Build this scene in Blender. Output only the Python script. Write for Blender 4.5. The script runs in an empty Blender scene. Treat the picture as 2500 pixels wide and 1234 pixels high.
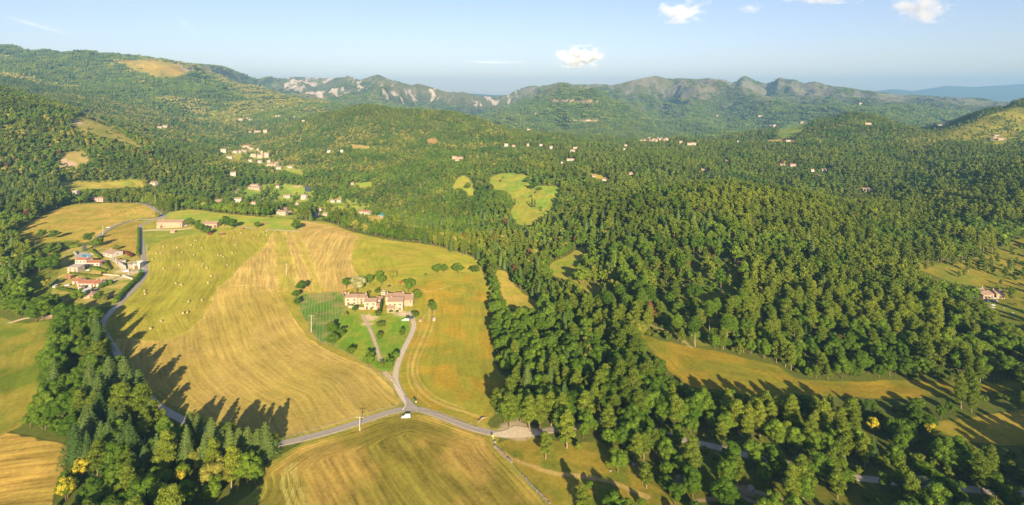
import bpy, bmesh, math, random
import numpy as np
from mathutils import Vector, Matrix
random.seed(7); rng = np.random.default_rng(7)
C = bpy.context.scene.collection
scene = bpy.context.scene

# ---------------------------------------------------------------- camera, sky, sun, exposure
F, HX, HY, CAMZ = 1388.0, 1250.0, 230.0, 165.0        # focal length and horizon in photograph pixels, flying height
cam_d = bpy.data.cameras.new('camera'); cam = bpy.data.objects.new('camera', cam_d); C.objects.link(cam)
cam.location = (0, 0, CAMZ); cam.rotation_euler = (math.radians(90), 0, 0)
cam_d.sensor_width = 36; cam_d.lens = 36 * F / 2500
cam_d.shift_y = -(617 - HY) / 2500
cam_d.clip_start = 1; cam_d.clip_end = 120000
scene.camera = cam
SUN_EL, SUN_AZ = math.radians(17.5), math.radians(170)   # azimuth clockwise from north (+Y): the sun stands behind the camera, a little right
world = bpy.data.worlds.new('World'); scene.world = world; world.use_nodes = True
wn = world.node_tree.nodes; wl = world.node_tree.links
for n in list(wn): wn.remove(n)
sky = wn.new('ShaderNodeTexSky'); sky.sky_type = 'NISHITA'; sky.sun_disc = False
sky.sun_elevation = SUN_EL; sky.sun_rotation = SUN_AZ; sky.altitude = 400; sky.air_density = 1.0; sky.dust_density = 0.6; sky.ozone_density = 1.6
bg = wn.new('ShaderNodeBackground'); bg.inputs[1].default_value = 0.083
wo = wn.new('ShaderNodeOutputWorld'); tn = wn.new('ShaderNodeVectorMath'); tn.operation = 'MULTIPLY'; tn.inputs[1].default_value = (1.06, .93, 1.06); wl.new(sky.outputs[0], tn.inputs[0]); wl.new(tn.outputs[0], bg.inputs[0]); wl.new(bg.outputs[0], wo.inputs[0])
sun_d = bpy.data.lights.new('sun', 'SUN'); sun = bpy.data.objects.new('sun', sun_d); C.objects.link(sun)
sun_d.energy = 5.0; sun_d.angle = math.radians(0.5); sun_d.color = (1.0, 0.81, 0.53)
sdir = Vector((math.sin(SUN_AZ) * math.cos(SUN_EL), math.cos(SUN_AZ) * math.cos(SUN_EL), math.sin(SUN_EL)))
sun.rotation_euler = sdir.to_track_quat('Z', 'Y').to_euler(); sun.location = (0, -50, 400)
scene.view_settings.view_transform = 'Standard'; scene.view_settings.look = 'None'
scene.view_settings.exposure = 0.90; scene.view_settings.gamma = 1.0; scene.view_settings.use_curve_mapping = False
scene.render.engine = 'CYCLES'
cy = scene.cycles
cy.max_bounces = 4; cy.diffuse_bounces = 2; cy.glossy_bounces = 1; cy.transmission_bounces = 1; cy.volume_bounces = 1; cy.transparent_max_bounces = 6
cy.caustics_reflective = False; cy.caustics_refractive = False; cy.use_denoising = True
cy.volume_step_rate = 2.0; cy.volume_max_steps = 64

# ---------------------------------------------------------------- noise
def _h(ix, iy, s):
    n = (ix.astype(np.int64) * 374761393 + iy.astype(np.int64) * 668265263 + s * 974634777) & 0xffffffff
    n = ((n ^ (n >> 13)) * 1274126177) & 0xffffffff
    return ((n ^ (n >> 16)) & 0xffff).astype(np.float32) / 65535.0
def vn(x, y, s=0):
    x = np.asarray(x, np.float32); y = np.asarray(y, np.float32)
    ix = np.floor(x); iy = np.floor(y); fx = x - ix; fy = y - iy
    fx = fx * fx * (3 - 2 * fx); fy = fy * fy * (3 - 2 * fy)
    a = _h(ix, iy, s); b = _h(ix + 1, iy, s); c = _h(ix, iy + 1, s); d = _h(ix + 1, iy + 1, s)
    return a + (b - a) * fx + (c - a) * fy + (a - b - c + d) * fx * fy
def fbm(x, y, sc, o=4, s=0):
    t = 0; a = 1; w = 0
    for k in range(o):
        t = t + a * vn(x / sc + 17.3 * k, y / sc - 9.1 * k, s + k); w += a; a *= .5; sc = sc * .5
    return t / w
def ridged(x, y, sc, o=4, s=0):
    t = 0; a = 1; w = 0
    for k in range(o):
        t = t + a * (1 - np.abs(2 * vn(x / sc + 5.3 * k, y / sc + 3.1 * k, s + k) - 1)); w += a; a *= .5; sc = sc * .5
    return t / w
def sstep(a, b, x):
    t = np.clip((x - a) / (b - a), 0, 1); return t * t * (3 - 2 * t)

# ---------------------------------------------------------------- terrain heightfield
def zy(Y, y): return CAMZ - (y - HY) * Y / F
# each line: x (photo), distance Y, and ('z' height) or ('y' photo row)
LINES = [
 ('z', [(-700,110,-9),(600,110,-8),(1250,110,-10),(1900,110,-9),(3200,110,-10)]),
 ('z', [(-700,225,-10),(0,225,-6),(600,228,-2.5),(1000,228,-3),(1300,228,-4),(1700,228,-5),(3200,228,-8)]),
 ('z', [(-700,300,-4),(0,300,-3),(350,300,-1),(1000,298,0),(1250,300,-1),(1700,300,-3),(2500,300,-6),(3200,300,-8)]),
 ('z', [(-700,480,6),(0,480,0),(600,480,2.5),(1100,480,1),(1250,460,-8),(1450,470,-5),(1700,480,6),(2000,480,5),(2400,500,-12),(3200,500,-6)]),
 ('z', [(-700,850,40),(0,850,10),(280,880,-4),(450,790,3),(740,720,1.6),(850,690,-1.5),(960,640,-1),(1170,570,-1.6),(1300,600,-14),(1420,660,-2),(1520,720,14),(1650,770,25),(1800,790,29),(1950,750,22),(2100,690,10),(2250,660,-2),(2500,700,8),(3200,700,20)]),
 ('z', [(-700,1000,60),(-100,960,36),(0,950,30),(200,980,0),(350,1000,-15),(500,1050,-40),(700,1080,-45),(900,1050,-45),(1100,900,-40),(1250,850,-25),(1400,930,-6),(1550,1050,-10),(1700,1080,-24),(1900,1060,-32),(2100,1030,-30),(2250,980,-10),(2500,950,34),(3200,950,70)]),
 ('y', [(-700,1500,150),(0,1500,225),(100,1450,250),(210,1400,283),(350,1350,350),(500,1300,405),(620,1350,425),(800,1350,430),(900,1350,420),(1100,1300,420),(1250,1200,430),(1400,1300,405),(1600,1350,395),(1800,1400,405),(2000,1400,400),(2200,1350,400),(2400,1300,385),(2500,1300,380),(3200,1300,330)]),
 ('y', [(-700,1900,170),(0,1900,256),(210,1850,292),(350,1800,340),(500,1800,370),(620,1750,388),(800,1800,370),(900,1750,350),(1100,1750,360),(1250,1700,370),(1400,1800,365),(1600,1900,365),(1700,2000,358),(1900,1900,355),(2050,1800,345),(2200,1700,350),(2300,1600,345),(2500,1600,328),(3200,1600,260)]),
 ('y', [(-700,2600,120),(0,2600,200),(210,2500,245),(350,2500,285),(500,2400,330),(620,2300,345),(700,2300,320),(780,2250,288),(830,2200,274),(870,2200,264),(900,2200,264),(1000,2200,272),(1100,2200,280),(1180,2200,300),(1250,2200,325),(1400,2300,342),(1500,2400,345),(1600,2500,352),(1700,2500,348),(1800,2400,336),(1900,2300,325),(2000,2200,300),(2080,2200,283),(2150,2150,295),(2250,2000,325),(2300,2000,320),(2400,1900,282),(2500,1900,252),(2600,1900,225),(3200,1900,150)]),
 ('y', [(-700,3300,110),(0,3300,155),(210,3300,195),(350,3200,215),(500,3100,255),(620,3000,290),(700,3000,290),(780,3000,292),(900,3100,330),(1100,3100,335),(1250,3100,344),(1400,3200,338),(1500,3300,340),(1600,3400,337),(1700,3400,336),(1800,3300,330),(1900,3300,325),(2000,3200,328),(2200,3200,330),(2400,3200,322),(3200,3200,322)]),
 ('y', [(-700,4000,90),(-100,4000,112),(0,4000,119),(80,4000,124),(180,4000,127),(250,4000,145),(300,4000,150),(360,4000,150),(400,4000,158),(450,4000,168),(470,4000,172),(500,4000,192),(600,4000,232),(700,4000,262),(780,4100,273),(900,4500,278),(1100,4500,292),(1180,4500,290),(1280,4400,262),(1380,4300,235),(1450,4300,240),(1500,4300,262),(1560,4300,290),(1620,4300,303),(1700,4300,286),(1770,4300,305),(1850,4300,290),(1950,4300,272),(2100,4300,262),(2200,4300,256),(2300,4300,262),(2400,4300,270),(3200,4300,280)]),
 ('y', [(-700,8125,160),(300,8125,160),(390,8125,156),(430,8226,156),(480,8395,158),(540,8995,163),(580,9405,178),(630,10272,195),(657,10764,189),(690,10764,192),(722,10764,188),(800,10764,192),(850,10764,188),(880,10764,196),(905,10764,187),(920,10764,182),(935,10764,187),(960,10764,198),(1000,10764,210),(1020,10764,204),(1060,11040,215),(1100,11730,228),(1130,11730,225),(1170,11730,235),(1210,11702,238),(1240,10937,232),(1290,9998,212),(1340,9613,211),(1370,9279,203),(1400,9212,210),(1460,8415,205),(1490,8055,210),(1530,7544,200),(1560,7448,193),(1600,7320,185),(1620,7320,190),(1640,7320,196),(1660,7320,193),(1700,7320,197),(1740,7320,193),(1770,7320,195),(1788,7320,203),(1800,7320,199),(1811,7320,188),(1820,7320,186),(1830,7320,192),(1850,7320,202),(1872,7320,207),(1890,7320,200),(1900,7320,190),(1910,7320,191),(1940,7320,198),(1965,7320,206),(1990,7320,201),(2020,7320,212),(2060,7320,215),(2100,7320,222),(2150,7320,228),(2200,7320,232),(2300,7320,238),(2400,7320,243),(2430,7320,250),(3200,7320,275)]),
 ('y', [(-700,12600,225),(3200,12600,245)]),
 ('y', [(-700,13800,232),(3200,13800,244)]),
 ('y', [(-700,16000,225),(1040,16000,228),(1100,16000,226),(1250,16000,236),(2080,16000,232),(2120,16000,225),(2180,16000,218),(2230,16000,223),(2310,16000,210),(2380,16000,213),(2440,16000,209),(2500,16000,206),(3200,16000,204)]),
 ('y', [(-700,18000,240),(3200,18000,240)]),
]
xs_in = np.arange(-40, 2541, 2.5); xs_l = np.arange(-700, -40, 12.0); xs_r = np.arange(2550, 3200, 12.0)
GX = np.concatenate([xs_l, xs_in, xs_r]); GU = (GX - HX) / F; NU = len(GU)
ys = []; Y = 112.0
while Y < 17900:
    ys.append(Y)
    if Y < 190: d = 3.0
    elif Y < 1250: d = max(0.42, Y * Y / (F * CAMZ) * 1.7)
    elif Y < 3400: d = 7.0
    elif Y < 12500: d = 19.0
    else: d = 60.0
    Y += d
GY = np.array(ys); NY = len(GY)
KY = np.zeros((len(LINES), NU)); KZ = np.zeros((len(LINES), NU))
def gsm(a, s):
    if s <= 0: return a
    k = np.exp(-0.5 * (np.arange(-3 * s, 3 * s + 1) / s) ** 2); k /= k.sum()
    return np.convolve(np.pad(a, 3 * s, mode='edge'), k, 'valid')
for i, (m, pts) in enumerate(LINES):
    p = np.array(pts, float); KY[i] = np.interp(GX, p[:, 0], p[:, 1])
    v = np.interp(GX, p[:, 0], p[:, 2])
    sm = 14 if i < 8 else (5 if i < 10 else (3 if i == 10 else (1 if i == 11 else 3)))
    if m == 'y': v = zy(KY[i], v)
    KY[i] = gsm(KY[i], max(sm, 8)) ; KZ[i] = gsm(v, sm)
# monotone cubic through the lines, along log distance
LK = np.log(KY); hh = np.diff(LK, axis=0); dd = np.diff(KZ, axis=0) / hh
mm = np.zeros_like(KZ); mm[0] = dd[0]; mm[-1] = dd[-1]
for i in range(1, len(LINES) - 1):
    w1 = 2 * hh[i] + hh[i - 1]; w2 = hh[i] + 2 * hh[i - 1]
    ok = dd[i - 1] * dd[i] > 0
    mm[i] = np.where(ok, (w1 + w2) / (w1 / np.where(ok, dd[i - 1], 1) + w2 / np.where(ok, dd[i], 1)), 0)
GZ = np.zeros((NY, NU)); L = np.log(GY)[:, None]
for i in range(len(LINES) - 1):
    t = (L - LK[i]) / hh[i]; sel = (t >= 0) & (t <= 1) if i else (t <= 1)
    tt = np.clip(t, 0, 1)
    z = (2 * tt**3 - 3 * tt**2 + 1) * KZ[i] + (tt**3 - 2 * tt**2 + tt) * hh[i] * mm[i] + (-2 * tt**3 + 3 * tt**2) * KZ[i + 1] + (tt**3 - tt**2) * hh[i] * mm[i + 1]
    GZ = np.where(sel, z, GZ)
GYY = np.repeat(GY[:, None], NU, 1); GXX = GYY * GU[None, :]
far = sstep(1100, 2200, GYY)
GZ += (fbm(GXX, GYY, 60, 3, 3) - .5) * 1.1 * (1 - far)
GZ += (fbm(GXX, GYY, 260, 4, 11) - .5) * 30 * sstep(1150, 1900, GYY) * (1 - sstep(2600, 4200, GYY) * .4)
GZ += (ridged(GXX * 1.1, GYY * .8, 420, 3, 15) - .6) * 62 * sstep(1300, 2000, GYY) * (1 - sstep(3600, 4400, GYY)) * np.minimum(1, np.abs(GYY - KY[8][None, :]) / 350) * (1 - .6 * np.exp(-((GXX / GYY * F + HX - 620) / 160) ** 2))
# gullies and spurs on the mountains, fading towards the crest line so the skyline stays
crest = np.minimum(1, np.abs(GYY - KY[11][None, :]) / 1500); crest10 = np.minimum(1, np.abs(GYY - KY[10][None, :]) / 900)
mtn = sstep(2600, 4200, GYY) * (1 - sstep(12200, 13400, GYY))
wx = GXX + 300 * (fbm(GXX, GYY, 900, 2, 31) - .5)
GZ += (ridged(wx * 1.15, GYY * .5, 950, 5, 21) - (.62 - .22 * (1 - crest))) * 600 * mtn * (.35 + .65 * crest) * (.25 + .75 * crest10)
GZ += (ridged(GXX, GYY, 160, 3, 41) - .6) * 44 * mtn * (.3 + .7 * crest)
GZ += (ridged(GXX, GYY, 2200, 5, 51) - .6) * 170 * sstep(12900, 14000, GYY) * np.minimum(1, np.abs(GYY - 16000) / 1500)

tcr = (KZ[11] - CAMZ) / KY[11]                        # nothing on the range may rise over its crest line
lim = CAMZ + tcr[None, :] * GYY; lim = np.where(GYY > KY[11][None, :], lim - (GYY - KY[11][None, :]) * .06, lim)
GZ = np.where((GYY > 4900) & (GYY < 13200), np.minimum(GZ, lim), GZ)
t10 = (KZ[10] - CAMZ) / KY[10]; lim2 = CAMZ + np.maximum(t10 - .004, tcr)[None, :] * GYY
GZ = np.where((GYY > KY[10][None, :] + 120) & (GYY < 7000), np.minimum(GZ, lim2), GZ)

def tz(X, Y):                                         # terrain height at world points
    X = np.asarray(X, float); Y = np.asarray(Y, float); u = X / Y
    j = np.clip(np.searchsorted(GU, u) - 1, 0, NU - 2); i = np.clip(np.searchsorted(GY, Y) - 1, 0, NY - 2)
    a = np.clip((u - GU[j]) / (GU[j + 1] - GU[j]), 0, 1); b = np.clip((Y - GY[i]) / (GY[i + 1] - GY[i]), 0, 1)
    return (GZ[i, j] * (1 - a) + GZ[i, j + 1] * a) * (1 - b) + (GZ[i + 1, j] * (1 - a) + GZ[i + 1, j + 1] * a) * b
# first visible ground point under a pixel of the photograph
PX = (GZ - CAMZ) / GYY                                 # tangent of every grid vertex
def wp(x, y, ymin=150.0, ymax=17800.0):
    j = (np.interp(x, GX, np.arange(NU))); j0 = int(min(max(j, 0), NU - 2)); a = j - j0
    col = PX[:, j0] * (1 - a) + PX[:, j0 + 1] * a
    t = -(y - HY) / F
    ok = np.nonzero((col >= t) & (GY >= ymin) & (GY <= ymax))[0]
    if len(ok) == 0: k = int(np.argmax(np.where((GY >= ymin) & (GY <= ymax), col, -9))); Yw = GY[k]
    else:
        k = ok[0]
        if k > 0 and col[k] > t and col[k - 1] < t: Yw = GY[k - 1] + (GY[k] - GY[k - 1]) * (t - col[k - 1]) / (col[k] - col[k - 1])
        else: Yw = GY[k]
    Xw = (x - HX) / F * Yw
    return Xw, Yw, float(tz(Xw, Yw))
def wps(pts, **k): return np.array([wp(x, y, **k) for x, y in pts])
def px_of(X, Y, Z): return HX + F * X / Y, HY + F * (CAMZ - Z) / Y
VIS = np.maximum.accumulate(PX, axis=0)                # tallest tangent so far on each ray: what hides the ground
def visible(X, Y, Ztop, slack=0.0):
    u = X / Y; j = np.clip(np.searchsorted(GU, u), 0, NU - 1); i = np.clip(np.searchsorted(GY, Y) - 3, 0, NY - 1)
    return (Ztop - CAMZ) / Y >= VIS[i, j] - slack
def smooth(pts, n=5, closed=True):                    # Catmull-Rom through the points
    P = np.array(pts, float); N = len(P); out = []
    for i in range(N if closed else N - 1):
        if closed: a, b, c, d = P[i - 1], P[i], P[(i + 1) % N], P[(i + 2) % N]
        else: a, b, c, d = P[max(i - 1, 0)], P[i], P[i + 1], P[min(i + 2, N - 1)]
        for k in range(n):
            t = k / n; out.append(.5 * ((2 * b) + (-a + c) * t + (2 * a - 5 * b + 4 * c - d) * t * t + (-a + 3 * b - 3 * c + d) * t**3))
    if not closed: out.append(P[-1])
    return np.array(out)
def polydist(X, Y, P, closed=True):                   # distance to a polyline (positive inside when closed), and which way along
    d = np.full(X.shape, 1e18); ins = np.zeros(X.shape, bool); al = np.zeros(X.shape); s0 = 0.0
    N = len(P)
    for i in range(N if closed else N - 1):
        ax, ay = P[i][0], P[i][1]; bx, by = P[(i + 1) % N][0], P[(i + 1) % N][1]
        ex, ey = bx - ax, by - ay; l2 = ex * ex + ey * ey + 1e-12
        t = np.clip(((X - ax) * ex + (Y - ay) * ey) / l2, 0, 1)
        q = (X - ax - t * ex) ** 2 + (Y - ay - t * ey) ** 2
        m = q < d; d = np.where(m, q, d); al = np.where(m, s0 + t * math.sqrt(l2), al); s0 += math.sqrt(l2)
        if closed:
            c = ((ay > Y) != (by > Y)); c &= X < (bx - ax) * (Y - ay) / (by - ay + 1e-12) + ax; ins ^= c
    d = np.sqrt(d)
    return (np.where(ins, d, -d) if closed else d), al
# ---------------------------------------------------------------- materials
def tag(o, label=None, cat=None, group=None, kind=None):
    if label: o['label'] = label
    if cat: o['category'] = cat
    if group: o['group'] = group
    if kind: o['kind'] = kind
    return o
class NT:                                              # tiny node-tree helper
    def __init__(s, name):
        s.m = bpy.data.materials.new(name); s.m.use_nodes = True; s.t = s.m.node_tree
        for n in list(s.t.nodes): s.t.nodes.remove(n)
        s.out = s.t.nodes.new('ShaderNodeOutputMaterial')
    def n(s, typ, **kw):
        nd = s.t.nodes.new(typ)
        for k, v in kw.items():
            if k.startswith('i_'):
                key = k[2:]; key = int(key) if key.isdigit() else key.replace('_', ' ')
                if isinstance(v, bpy.types.NodeSocket): s.t.links.new(v, nd.inputs[key])
                else: nd.inputs[key].default_value = v
            else: setattr(nd, k, v)
        return nd
    def math(s, op, a, b=0.0):
        nd = s.t.nodes.new('ShaderNodeMath'); nd.operation = op
        for i, v in enumerate((a, b)):
            if isinstance(v, bpy.types.NodeSocket): s.t.links.new(v, nd.inputs[i])
            else: nd.inputs[i].default_value = v
        return nd.outputs[0]
    def mix(s, fac, a, b, mode='MIX'):
        nd = s.t.nodes.new('ShaderNodeMix'); nd.data_type = 'RGBA'; nd.blend_type = mode
        for i, v in ((0, fac), (6, a), (7, b)):
            if isinstance(v, bpy.types.NodeSocket): s.t.links.new(v, nd.inputs[i])
            else: nd.inputs[i].default_value = v if i == 0 else (*v, 1)
        return nd.outputs[2]
    def done(s, sh): s.t.links.new(sh, s.out.inputs[0]); return s.m
def simple(name, col, var=.12, sc=2.0, rough=.85, rnd=0.0, bump=0.0, spec=.2):
    t = NT(name); g = t.n('ShaderNodeNewGeometry'); tc = t.n('ShaderNodeTexCoord')
    nz = t.n('ShaderNodeTexNoise', i_Vector=tc.outputs['Object'], i_Scale=sc, i_Detail=3.0)
    k = t.math('MULTIPLY_ADD', nz.outputs[0], 2 * var); t.t.nodes[-1].inputs[2].default_value = 1 - var
    if rnd:
        oi = t.n('ShaderNodeObjectInfo'); r = t.math('MULTIPLY_ADD', oi.outputs['Random'], 2 * rnd); t.t.nodes[-1].inputs[2].default_value = 1 - rnd
        k = t.math('MULTIPLY', k, r)
    mul = t.n('ShaderNodeVectorMath', operation='SCALE'); mul.inputs[0].default_value = col; t.t.links.new(k, mul.inputs[3])
    b = t.n('ShaderNodeBsdfPrincipled', i_Roughness=rough); b.inputs['Specular IOR Level'].default_value = spec
    t.t.links.new(mul.outputs[0], b.inputs['Base Color'])
    if bump:
        bp = t.n('ShaderNodeBump', i_Strength=bump, i_Distance=.1, i_Height=nz.outputs[0]); t.t.links.new(bp.outputs[0], b.inputs['Normal'])
    return t.done(b.outputs[0])

def ground_mat():
    t = NT('ground'); g = t.n('ShaderNodeNewGeometry'); pos = g.outputs['Position']
    at = t.n('ShaderNodeAttribute', attribute_name='alb'); st = t.n('ShaderNodeAttribute', attribute_name='row'); am = t.n('ShaderNodeAttribute', attribute_name='amp')
    sx = t.n('ShaderNodeSeparateXYZ', i_0=pos)
    cb = t.n('ShaderNodeCombineXYZ', i_0=st.outputs['Fac'], i_1=t.math('MULTIPLY', sx.outputs[0], .035), i_2=t.math('MULTIPLY', sx.outputs[1], .035))
    n1 = t.n('ShaderNodeTexNoise', i_Vector=cb.outputs[0], i_Scale=1.0, i_Detail=1.5, i_Roughness=.5)
    k = t.math('MULTIPLY', t.math('SUBTRACT', n1.outputs[0], .5), t.math('MULTIPLY', am.outputs['Fac'], 2.6))
    n2 = t.n('ShaderNodeTexNoise', i_Vector=pos, i_Scale=.55, i_Detail=4.0, i_Roughness=.65)
    n3 = t.n('ShaderNodeTexNoise', i_Vector=pos, i_Scale=.045, i_Detail=4.0, i_Roughness=.6)
    n4 = t.n('ShaderNodeTexNoise', i_Vector=pos, i_Scale=.012, i_Detail=6.0, i_Roughness=.75)
    k = t.math('ADD', k, t.math('MULTIPLY', t.math('SUBTRACT', n2.outputs[0], .5), .9))
    k = t.math('ADD', k, t.math('MULTIPLY', t.math('SUBTRACT', n3.outputs[0], .5), .55))
    k = t.math('ADD', k, t.math('MULTIPLY', t.math('SUBTRACT', n4.outputs[0], .5), .7))
    k = t.math('ADD', k, 1.0)
    mul = t.n('ShaderNodeVectorMath', operation='SCALE'); t.t.links.new(at.outputs['Color'], mul.inputs[0]); t.t.links.new(t.math('MAXIMUM', k, .25), mul.inputs[3])
    tint = t.mix(t.math('MULTIPLY', n3.outputs[0], .5), (1.0, 1.0, 1.0), (1.12, .93, .75))
    col = t.mix(1.0, (1, 1, 1), (1, 1, 1), 'MULTIPLY'); nd = t.t.nodes[-1]; t.t.links.new(mul.outputs[0], nd.inputs[6]); t.t.links.new(tint, nd.inputs[7])
    rb = t.math('ADD', t.math('MULTIPLY', n1.outputs[0], t.math('MULTIPLY', am.outputs['Fac'], 1.2)), t.math('MULTIPLY', n2.outputs[0], .35))
    bp = t.n('ShaderNodeBump', i_Strength=.7, i_Distance=.6, i_Height=rb)
    fr = t.n('ShaderNodeAttribute', attribute_name='far')
    nb = t.n('ShaderNodeTexNoise', i_Vector=pos, i_Scale=.04, i_Detail=5.0, i_Roughness=.7)
    bp2 = t.n('ShaderNodeBump', i_Strength=t.math('MULTIPLY', fr.outputs['Fac'], .9), i_Distance=22.0, i_Height=nb.outputs[0], i_Normal=bp.outputs[0])
    b = t.n('ShaderNodeBsdfDiffuse', i_Normal=bp2.outputs[0], i_Color=col, i_Roughness=.6)
    return t.done(b.outputs[0])
M_GROUND = ground_mat()

# ---------------------------------------------------------------- fields, meadows and clearings (traced from the photograph, laid on the terrain)
TAN, TAN2 = (.385,.305,.098), (.335,.275,.08); HAY, HAY2 = (.255,.255,.046), (.30,.27,.06); MEA, MEA2 = (.24,.26,.045), (.31,.27,.065)
GOLD, GOLD2 = (.34,.25,.040), (.24,.245,.042); VERGE = (.24,.25,.05); GRN, GRN2 = (.17,.24,.045), (.24,.27,.055)
TANP, TANP2 = (.405,.303,.128), (.36,.28,.108); OLV, OLV2 = (.37,.27,.085), (.22,.20,.045)
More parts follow.
